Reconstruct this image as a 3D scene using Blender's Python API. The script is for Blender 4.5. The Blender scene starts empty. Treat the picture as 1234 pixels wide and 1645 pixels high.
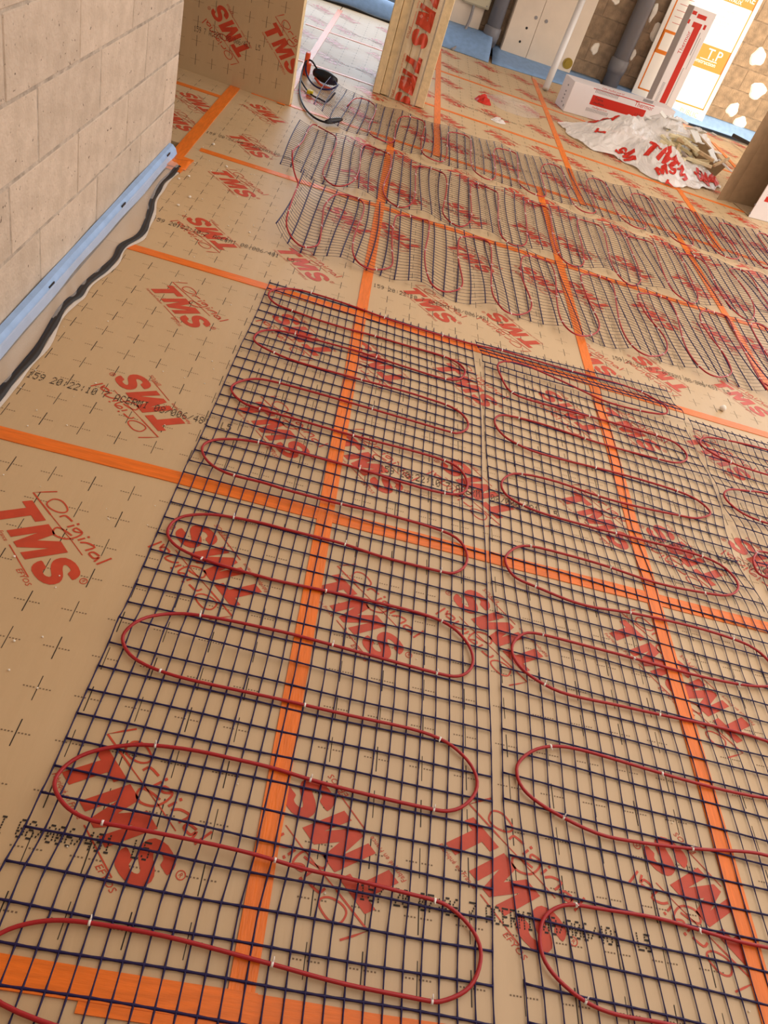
import bpy, bmesh, math, random
from mathutils import Vector, Matrix, noise
random.seed(7)
S = bpy.context.scene
COL = S.collection

# ------------------------------------------------------------------ camera
cam_d = bpy.data.cameras.new('camera'); cam = bpy.data.objects.new('camera', cam_d); COL.objects.link(cam)
def cam_axes(a, b, c):
    fwd = Vector((math.sin(a)*math.cos(b), math.cos(a)*math.cos(b), -math.sin(b)))
    right = Vector((math.cos(a), -math.sin(a), 0)); down = fwd.cross(right)
    return math.cos(c)*right+math.sin(c)*down, -math.sin(c)*right+math.cos(c)*down, fwd
cx, cy, cz = cam_axes(0.187870472, 0.703095616, -0.375262114)
M = Matrix((cx, -cy, -cz)).transposed().to_4x4(); M.translation = (0.658149966, -1.64969426, 1.40493302)
cam.matrix_world = M
cam_d.sensor_fit = 'HORIZONTAL'; cam_d.sensor_width = 36; cam_d.lens = 36*1213.01/1234
cam_d.clip_start = .05; cam_d.clip_end = 200
S.camera = cam

# ------------------------------------------------------------------ light
W = bpy.data.worlds.new('sky'); S.world = W; W.use_nodes = True
nt = W.node_tree; bg = nt.nodes['Background']
sky = nt.nodes.new('ShaderNodeTexSky'); sky.sky_type = 'NISHITA'; sky.sun_disc = False
sky.sun_elevation = math.radians(24); sky.sun_rotation = math.radians(140); sky.dust_density = 2.5
nt.links.new(sky.outputs[0], bg.inputs[0]); bg.inputs[1].default_value = .10
def lamp(name, kind, loc, direction, energy, color, size=None, size_y=None):
    l = bpy.data.lights.new(name, kind); o = bpy.data.objects.new(name, l); COL.objects.link(o)
    o.location = loc; o.rotation_euler = Vector(direction).to_track_quat('-Z', 'Y').to_euler()
    l.energy = energy; l.color = color
    if kind == 'AREA': l.shape = 'RECTANGLE'; l.size = size; l.size_y = size_y
    if kind == 'SUN': l.angle = math.radians(1.2)
    return o
lamp('sunlight', 'SUN', (8, 0, 5), (-.40, .75, -.20), 5.2, (1, .84, .62))
lamp('right_wall_fill', 'AREA', (5.75, 1.7, 1.3), (-1, .0, .05), 78, (1, .96, .93), 5.4, 2.1)  # added fill lamp, mostly in front of solid wall rather than a window
lamp('far_bay_daylight', 'AREA', (5.8, 5.9, 1.4), (-1, -.25, -.10), 40, (.95, .97, 1), 2.6, 2.1)
lamp('door_daylight', 'AREA', (.2, 8.0, 1.25), (0, -1, .10), 44, (.84, .92, 1), 1.6, 2.0)
lamp('overhead_fill', 'AREA', (3.0, 1.6, 2.52), (0, 0, -1), 123, (1, .97, .92), 4.2, 7.0)  # added soft fill from above; the ceiling is closed, no roof opening
S.view_settings.view_transform = 'Standard'; S.view_settings.look = 'None'
S.view_settings.gamma = 1; S.view_settings.use_curve_mapping = False
S.view_settings.exposure = 0.0

# ------------------------------------------------------------------ helpers
class MB:
    def __init__(s): s.v = []; s.f = []; s.m = []
    def face(s, pts, mi=0):
        n = len(s.v); s.v += [tuple(p) for p in pts]; s.f.append(tuple(range(n, n+len(pts)))); s.m.append(mi)
    def box(s, lo, hi, mi=0, M=None):
        x0, y0, z0 = lo; x1, y1, z1 = hi
        P = [(x0,y0,z0),(x1,y0,z0),(x1,y1,z0),(x0,y1,z0),(x0,y0,z1),(x1,y0,z1),(x1,y1,z1),(x0,y1,z1)]
        if M is not None: P = [tuple(M @ Vector(p)) for p in P]
        n = len(s.v); s.v += P
        for f in ((0,3,2,1),(4,5,6,7),(0,1,5,4),(1,2,6,5),(2,3,7,6),(3,0,4,7)): s.f.append(tuple(n+i for i in f)); s.m.append(mi)
    def bevbox(s, lo, hi, b, mi=0, M=None):
        bm = bmesh.new(); bmesh.ops.create_cube(bm, size=1)
        sx, sy, sz = (hi[i]-lo[i] for i in range(3))
        for v in bm.verts: v.co = Vector(((v.co.x+.5)*sx+lo[0], (v.co.y+.5)*sy+lo[1], (v.co.z+.5)*sz+lo[2]))
        bmesh.ops.bevel(bm, geom=bm.edges[:], offset=b, segments=1, affect='EDGES')
        s.bm(bm, mi, M)
    def bm(s, bm, mi=0, M=None):
        n = len(s.v); bm.verts.index_update()
        for v in bm.verts: s.v.append(tuple(M @ v.co) if M is not None else tuple(v.co))
        for f in bm.faces: s.f.append(tuple(n+v.index for v in f.verts)); s.m.append(mi)
        bm.free()
    def tube(s, pts, r, k=6, mi=0, cap=True):
        P = [Vector(p) for p in pts]; n = len(P); base = len(s.v)
        R = r if isinstance(r, (list, tuple)) else [r]*n
        up = Vector((0, 0, 1)); prev = None
        for i in range(n):
            t = P[min(i+1, n-1)]-P[max(i-1, 0)]
            if t.length < 1e-9: t = Vector((1, 0, 0))
            t.normalize()
            a = prev if prev is not None else (up if abs(t.z) < .9 else Vector((1, 0, 0)))
            nn = a-t*a.dot(t)
            if nn.length < 1e-6: nn = t.orthogonal()
            nn.normalize(); b = t.cross(nn); prev = nn
            for j in range(k):
                an = 2*math.pi*j/k; s.v.append(tuple(P[i]+(nn*math.cos(an)+b*math.sin(an))*R[i]))
        for i in range(n-1):
            for j in range(k):
                a = base+i*k+j; b2 = base+i*k+(j+1) % k; s.f.append((a, b2, b2+k, a+k)); s.m.append(mi)
        if cap:
            s.f.append(tuple(base+j for j in reversed(range(k)))); s.m.append(mi)
            s.f.append(tuple(base+(n-1)*k+j for j in range(k))); s.m.append(mi)
    def mesh(s, name, mats, smooth=False):
        me = bpy.data.meshes.new(name); me.from_pydata(s.v, [], s.f)
        for m in mats: me.materials.append(m)
        me.polygons.foreach_set('material_index', s.m)
        if smooth: me.polygons.foreach_set('use_smooth', [True]*len(s.f))
        me.update(); return me
    def obj(s, name, mats, parent=None, smooth=False, M=None):
        if not isinstance(mats, (list, tuple)): mats = [mats]
        return link(name, s.mesh(name, mats, smooth), parent, M)
def link(name, me, parent=None, M=None):
    o = bpy.data.objects.new(name, me); COL.objects.link(o)
    if parent is not None: o.parent = parent
    if M is not None: o.matrix_local = M
    return o
def empty(name, loc=(0,0,0), rz=0):
    o = bpy.data.objects.new(name, None); COL.objects.link(o); o.location = loc; o.rotation_euler = (0, 0, rz); o.empty_display_size = .05
    return o
def tag(o, label, cat, group=None):
    o['label'] = label; o['category'] = cat
    if group: o['group'] = group
    return o
def struct(o): o['kind'] = 'structure'; return o
def dup(root, loc=None, rz=None):
    r = root.copy(); COL.objects.link(r)
    if loc is not None: r.location = loc
    if rz is not None: r.rotation_euler = (0, 0, rz)
    for ch in root.children:
        c = ch.copy(); COL.objects.link(c); c.parent = r
    return r
def catmull(P, n=4, closed=False):
    P = [Vector(p) for p in P]; out = []; N = len(P)
    rng = range(N) if closed else range(N-1)
    for i in rng:
        if closed: p0, p1, p2, p3 = P[i-1], P[i], P[(i+1) % N], P[(i+2) % N]
        else: p0, p1, p2, p3 = P[max(i-1, 0)], P[i], P[i+1], P[min(i+2, N-1)]
        for k in range(n):
            t = k/n; out.append(.5*((2*p1)+(p2-p0)*t+(2*p0-5*p1+4*p2-p3)*t*t+(3*p1-p0-3*p2+p3)*t**3))
    if not closed: out.append(P[-1])
    return out

# ------------------------------------------------------------------ materials
def mat(name, color, rough=.6, spec=.4, noise_amt=0, noise_scale=8, bump=0, bump_scale=60, stretch=(1,1,1), color2=None, metallic=0, trans=0, coords='Object'):
    m = bpy.data.materials.new(name); m.use_nodes = True; n = m.node_tree; p = n.nodes['Principled BSDF']
    p.inputs['Base Color'].default_value = (*color, 1); p.inputs['Roughness'].default_value = rough
    p.inputs['Specular IOR Level'].default_value = spec; p.inputs['Metallic'].default_value = metallic
    if noise_amt or bump:
        tc = n.nodes.new('ShaderNodeTexCoord'); mp = n.nodes.new('ShaderNodeMapping'); mp.inputs['Scale'].default_value = stretch
        n.links.new(tc.outputs[coords], mp.inputs[0])
    if noise_amt:
        t = n.nodes.new('ShaderNodeTexNoise'); t.inputs['Scale'].default_value = noise_scale; t.inputs['Detail'].default_value = 5
        n.links.new(mp.outputs[0], t.inputs[0])
        r = n.nodes.new('ShaderNodeMix'); r.data_type = 'RGBA'
        c2 = color2 or tuple(c*(1-noise_amt) for c in color); c1 = color if color2 else tuple(min(1, c*(1+noise_amt*.5)) for c in color)
        r.inputs[6].default_value = (*c1, 1); r.inputs[7].default_value = (*c2, 1)
        rp = n.nodes.new('ShaderNodeMapRange'); rp.inputs[1].default_value = .35; rp.inputs[2].default_value = .68
        n.links.new(t.outputs[0], rp.inputs[0]); n.links.new(rp.outputs[0], r.inputs[0]); n.links.new(r.outputs[2], p.inputs['Base Color'])
    if bump:
        t2 = n.nodes.new('ShaderNodeTexNoise'); t2.inputs['Scale'].default_value = bump_scale; t2.inputs['Detail'].default_value = 6
        n.links.new(mp.outputs[0], t2.inputs[0]); b = n.nodes.new('ShaderNodeBump'); b.inputs['Strength'].default_value = bump; b.inputs['Distance'].default_value = .01
        n.links.new(t2.outputs[0], b.inputs['Height']); n.links.new(b.outputs[0], p.inputs['Normal'])
    if trans:
        ts = n.nodes.new('ShaderNodeBsdfTransparent'); mx = n.nodes.new('ShaderNodeMixShader'); mx.inputs[0].default_value = trans
        out = n.nodes['Material Output']; n.links.new(p.outputs[0], mx.inputs[1]); n.links.new(ts.outputs[0], mx.inputs[2]); n.links.new(mx.outputs[0], out.inputs[0])
    return m
FOIL = mat('foil_facing', (.60,.415,.245), .36, .5, .10, 2.2, .10, 9, (1.0,.35,1), coords='Generated')
def foil():
    m = bpy.data.materials.new('foil_facing'); m.use_nodes = True; n = m.node_tree; p = n.nodes['Principled BSDF']
    g = n.nodes.new('ShaderNodeNewGeometry'); oi = n.nodes.new('ShaderNodeObjectInfo')
    t = n.nodes.new('ShaderNodeTexNoise'); t.inputs['Scale'].default_value = 3; t.inputs['Detail'].default_value = 6
    n.links.new(g.outputs['Position'], t.inputs[0])
    mx = n.nodes.new('ShaderNodeMix'); mx.data_type = 'RGBA'; mx.inputs[6].default_value = (.56,.378,.192,1); mx.inputs[7].default_value = (.62,.435,.238,1)
    n.links.new(t.outputs[0], mx.inputs[0])
    hs = n.nodes.new('ShaderNodeHueSaturation'); mr = n.nodes.new('ShaderNodeMapRange'); mr.inputs[3].default_value = .95; mr.inputs[4].default_value = 1.04
    n.links.new(oi.outputs['Random'], mr.inputs[0]); n.links.new(mr.outputs[0], hs.inputs['Value']); n.links.new(mx.outputs[2], hs.inputs['Color']); n.links.new(hs.outputs[0], p.inputs['Base Color'])
    rr = n.nodes.new('ShaderNodeMapRange'); rr.inputs[3].default_value = .44; rr.inputs[4].default_value = .58
    n.links.new(t.outputs[0], rr.inputs[0]); n.links.new(rr.outputs[0], p.inputs['Roughness']); p.inputs['Specular IOR Level'].default_value = 1.0
    mp = n.nodes.new('ShaderNodeMapping'); mp.inputs['Scale'].default_value = (34, 5, 1); n.links.new(g.outputs['Position'], mp.inputs[0])
    w = n.nodes.new('ShaderNodeTexNoise'); w.inputs['Scale'].default_value = 1; w.inputs['Detail'].default_value = 4; n.links.new(mp.outputs[0], w.inputs[0])
    b = n.nodes.new('ShaderNodeBump'); b.inputs['Strength'].default_value = .10; b.inputs['Distance'].default_value = .01
    n.links.new(w.outputs[0], b.inputs['Height']); n.links.new(b.outputs[0], p.inputs['Normal'])
    return m
bpy.data.materials.remove(FOIL); FOIL = foil()
FOAM = mat('cream_foam', (.80,.62,.36), .8, .2, .12, 30, .2, 90)
PRINT = mat('red_print', (.56,.062,.024), .42, .4, .12, 25)
INK = mat('black_ink', (.030,.022,.018), .6, .3)
DOTINK = mat('faded_ink', (.20,.13,.075), .6, .3)
TAPE = mat('orange_tape', (.86,.19,.012), .38, .45, .14, 12, .12, 30, (8,1,1))
TAPE2 = mat('orange_tape_crosswise', (.84,.18,.011), .38, .45, .14, 12, .12, 30, (1,8,1))
NET = mat('navy_net_plastic', (.016,.011,.075), .45, .28)
CABLE = mat('red_cable_sheath', (.40,.016,.020), .36, .4)
TIE = mat('white_nylon', (.92,.88,.84), .4, .5)
BLOCK = mat('concrete_block', (.60,.49,.385), .92, .15, .22, 14, .5, 75, color2=(.70,.58,.465))
def pores(m, lo=.68):
    n = m.node_tree; p = n.nodes['Principled BSDF']; src = p.inputs['Base Color'].links[0].from_socket
    tc = n.nodes.new('ShaderNodeTexCoord'); v = n.nodes.new('ShaderNodeTexNoise'); v.inputs['Scale'].default_value = 55; v.inputs['Detail'].default_value = 3
    oi = n.nodes.new('ShaderNodeObjectInfo'); ad = n.nodes.new('ShaderNodeVectorMath'); n.links.new(tc.outputs['Object'], ad.inputs[0])
    mu = n.nodes.new('ShaderNodeMath'); mu.operation = 'MULTIPLY'; mu.inputs[1].default_value = 40; n.links.new(oi.outputs['Random'], mu.inputs[0]); n.links.new(mu.outputs[0], ad.inputs[1])
    n.links.new(ad.outputs[0], v.inputs[0])
    r = n.nodes.new('ShaderNodeMapRange'); r.inputs[1].default_value = lo; r.inputs[2].default_value = lo+.05
    n.links.new(v.outputs[0], r.inputs[0]); mx = n.nodes.new('ShaderNodeMix'); mx.data_type = 'RGBA'; mx.inputs[7].default_value = (.17,.13,.10,1)
    n.links.new(r.outputs[0], mx.inputs[0]); n.links.new(src, mx.inputs[6])
    hs = n.nodes.new('ShaderNodeHueSaturation'); mr = n.nodes.new('ShaderNodeMapRange'); mr.inputs[3].default_value = .92; mr.inputs[4].default_value = 1.06
    n.links.new(oi.outputs['Random'], mr.inputs[0]); n.links.new(mr.outputs[0], hs.inputs['Value']); n.links.new(mx.outputs[2], hs.inputs['Color']); n.links.new(hs.outputs[0], p.inputs['Base Color'])
pores(BLOCK)
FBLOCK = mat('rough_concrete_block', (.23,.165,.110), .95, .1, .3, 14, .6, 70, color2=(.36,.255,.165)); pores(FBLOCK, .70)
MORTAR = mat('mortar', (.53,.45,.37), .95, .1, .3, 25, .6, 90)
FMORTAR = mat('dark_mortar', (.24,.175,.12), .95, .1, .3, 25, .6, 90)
PLASTER = mat('white_plaster', (.86,.80,.70), .85, .2, .06, 20, .3, 60)
BLUE = mat('blue_foam', (.25,.40,.64), .6, .3, .10, 20, .12, 60)
FILM = mat('clear_film', (.90,.84,.80), .2, .6, 0, 8, .35, 22, trans=.74)
FILMW = mat('milky_film', (.92,.87,.82), .22, .6, .05, 9, .35, 18, trans=.25)
OFFCUT = mat('pale_foam_offcut', (.92,.80,.52), .8, .2, .1, 30, .15, 90)
FILMC = mat('wrap_film', (.95,.88,.75), .15, .6, 0, 8, .2, 14, trans=.80)
BTAPE = mat('black_tape', (.016,.013,.013), .45, .4)
BLACK = mat('black_rubber', (.012,.012,.014), .4, .4)
PVC = mat('grey_pvc', (.20,.195,.21), .38, .45, .06, 6)
WHITEP = mat('white_plastic', (.82,.79,.76), .35, .45)
CREAM = mat('cream_painted_board', (.80,.68,.55), .7, .3, .06, 5, .1, 30)
BEIGE = mat('beige_plastic', (.55,.50,.36), .45, .4)
BOXW = mat('white_board', (.80,.74,.72), .55, .3, .03, 6)
KRAFT = mat('brown_cardboard', (.40,.27,.155), .85, .15, .10, 20, .1, 50)
BOXR = mat('box_red', (.56,.022,.008), .5, .3)
ORANGE = mat('sign_orange', (.72,.19,.006), .5, .3)
SIGNW = mat('sign_white', (.86,.84,.78), .5, .3)
GREY = mat('grey_print', (.30,.28,.28), .6, .3)
BRASS = mat('dull_brass', (.36,.24,.03), .4, .4)
WOOD = mat('pale_wood', (.66,.47,.27), .75, .2, .2, 30, .1, 60)
CEIL = mat('concrete_slab', (.66,.58,.50), .9, .1, .15, 3, .3, 30)
GROUND = mat('pale_ground', (.62,.58,.52), .95, .1, .2, 1.2, .3, 12)
YELLOW = mat('yellow_label', (.60,.47,.02), .5, .3)
REDW = mat('orange_red_sleeve', (.75,.10,.03), .45, .4)

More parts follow.
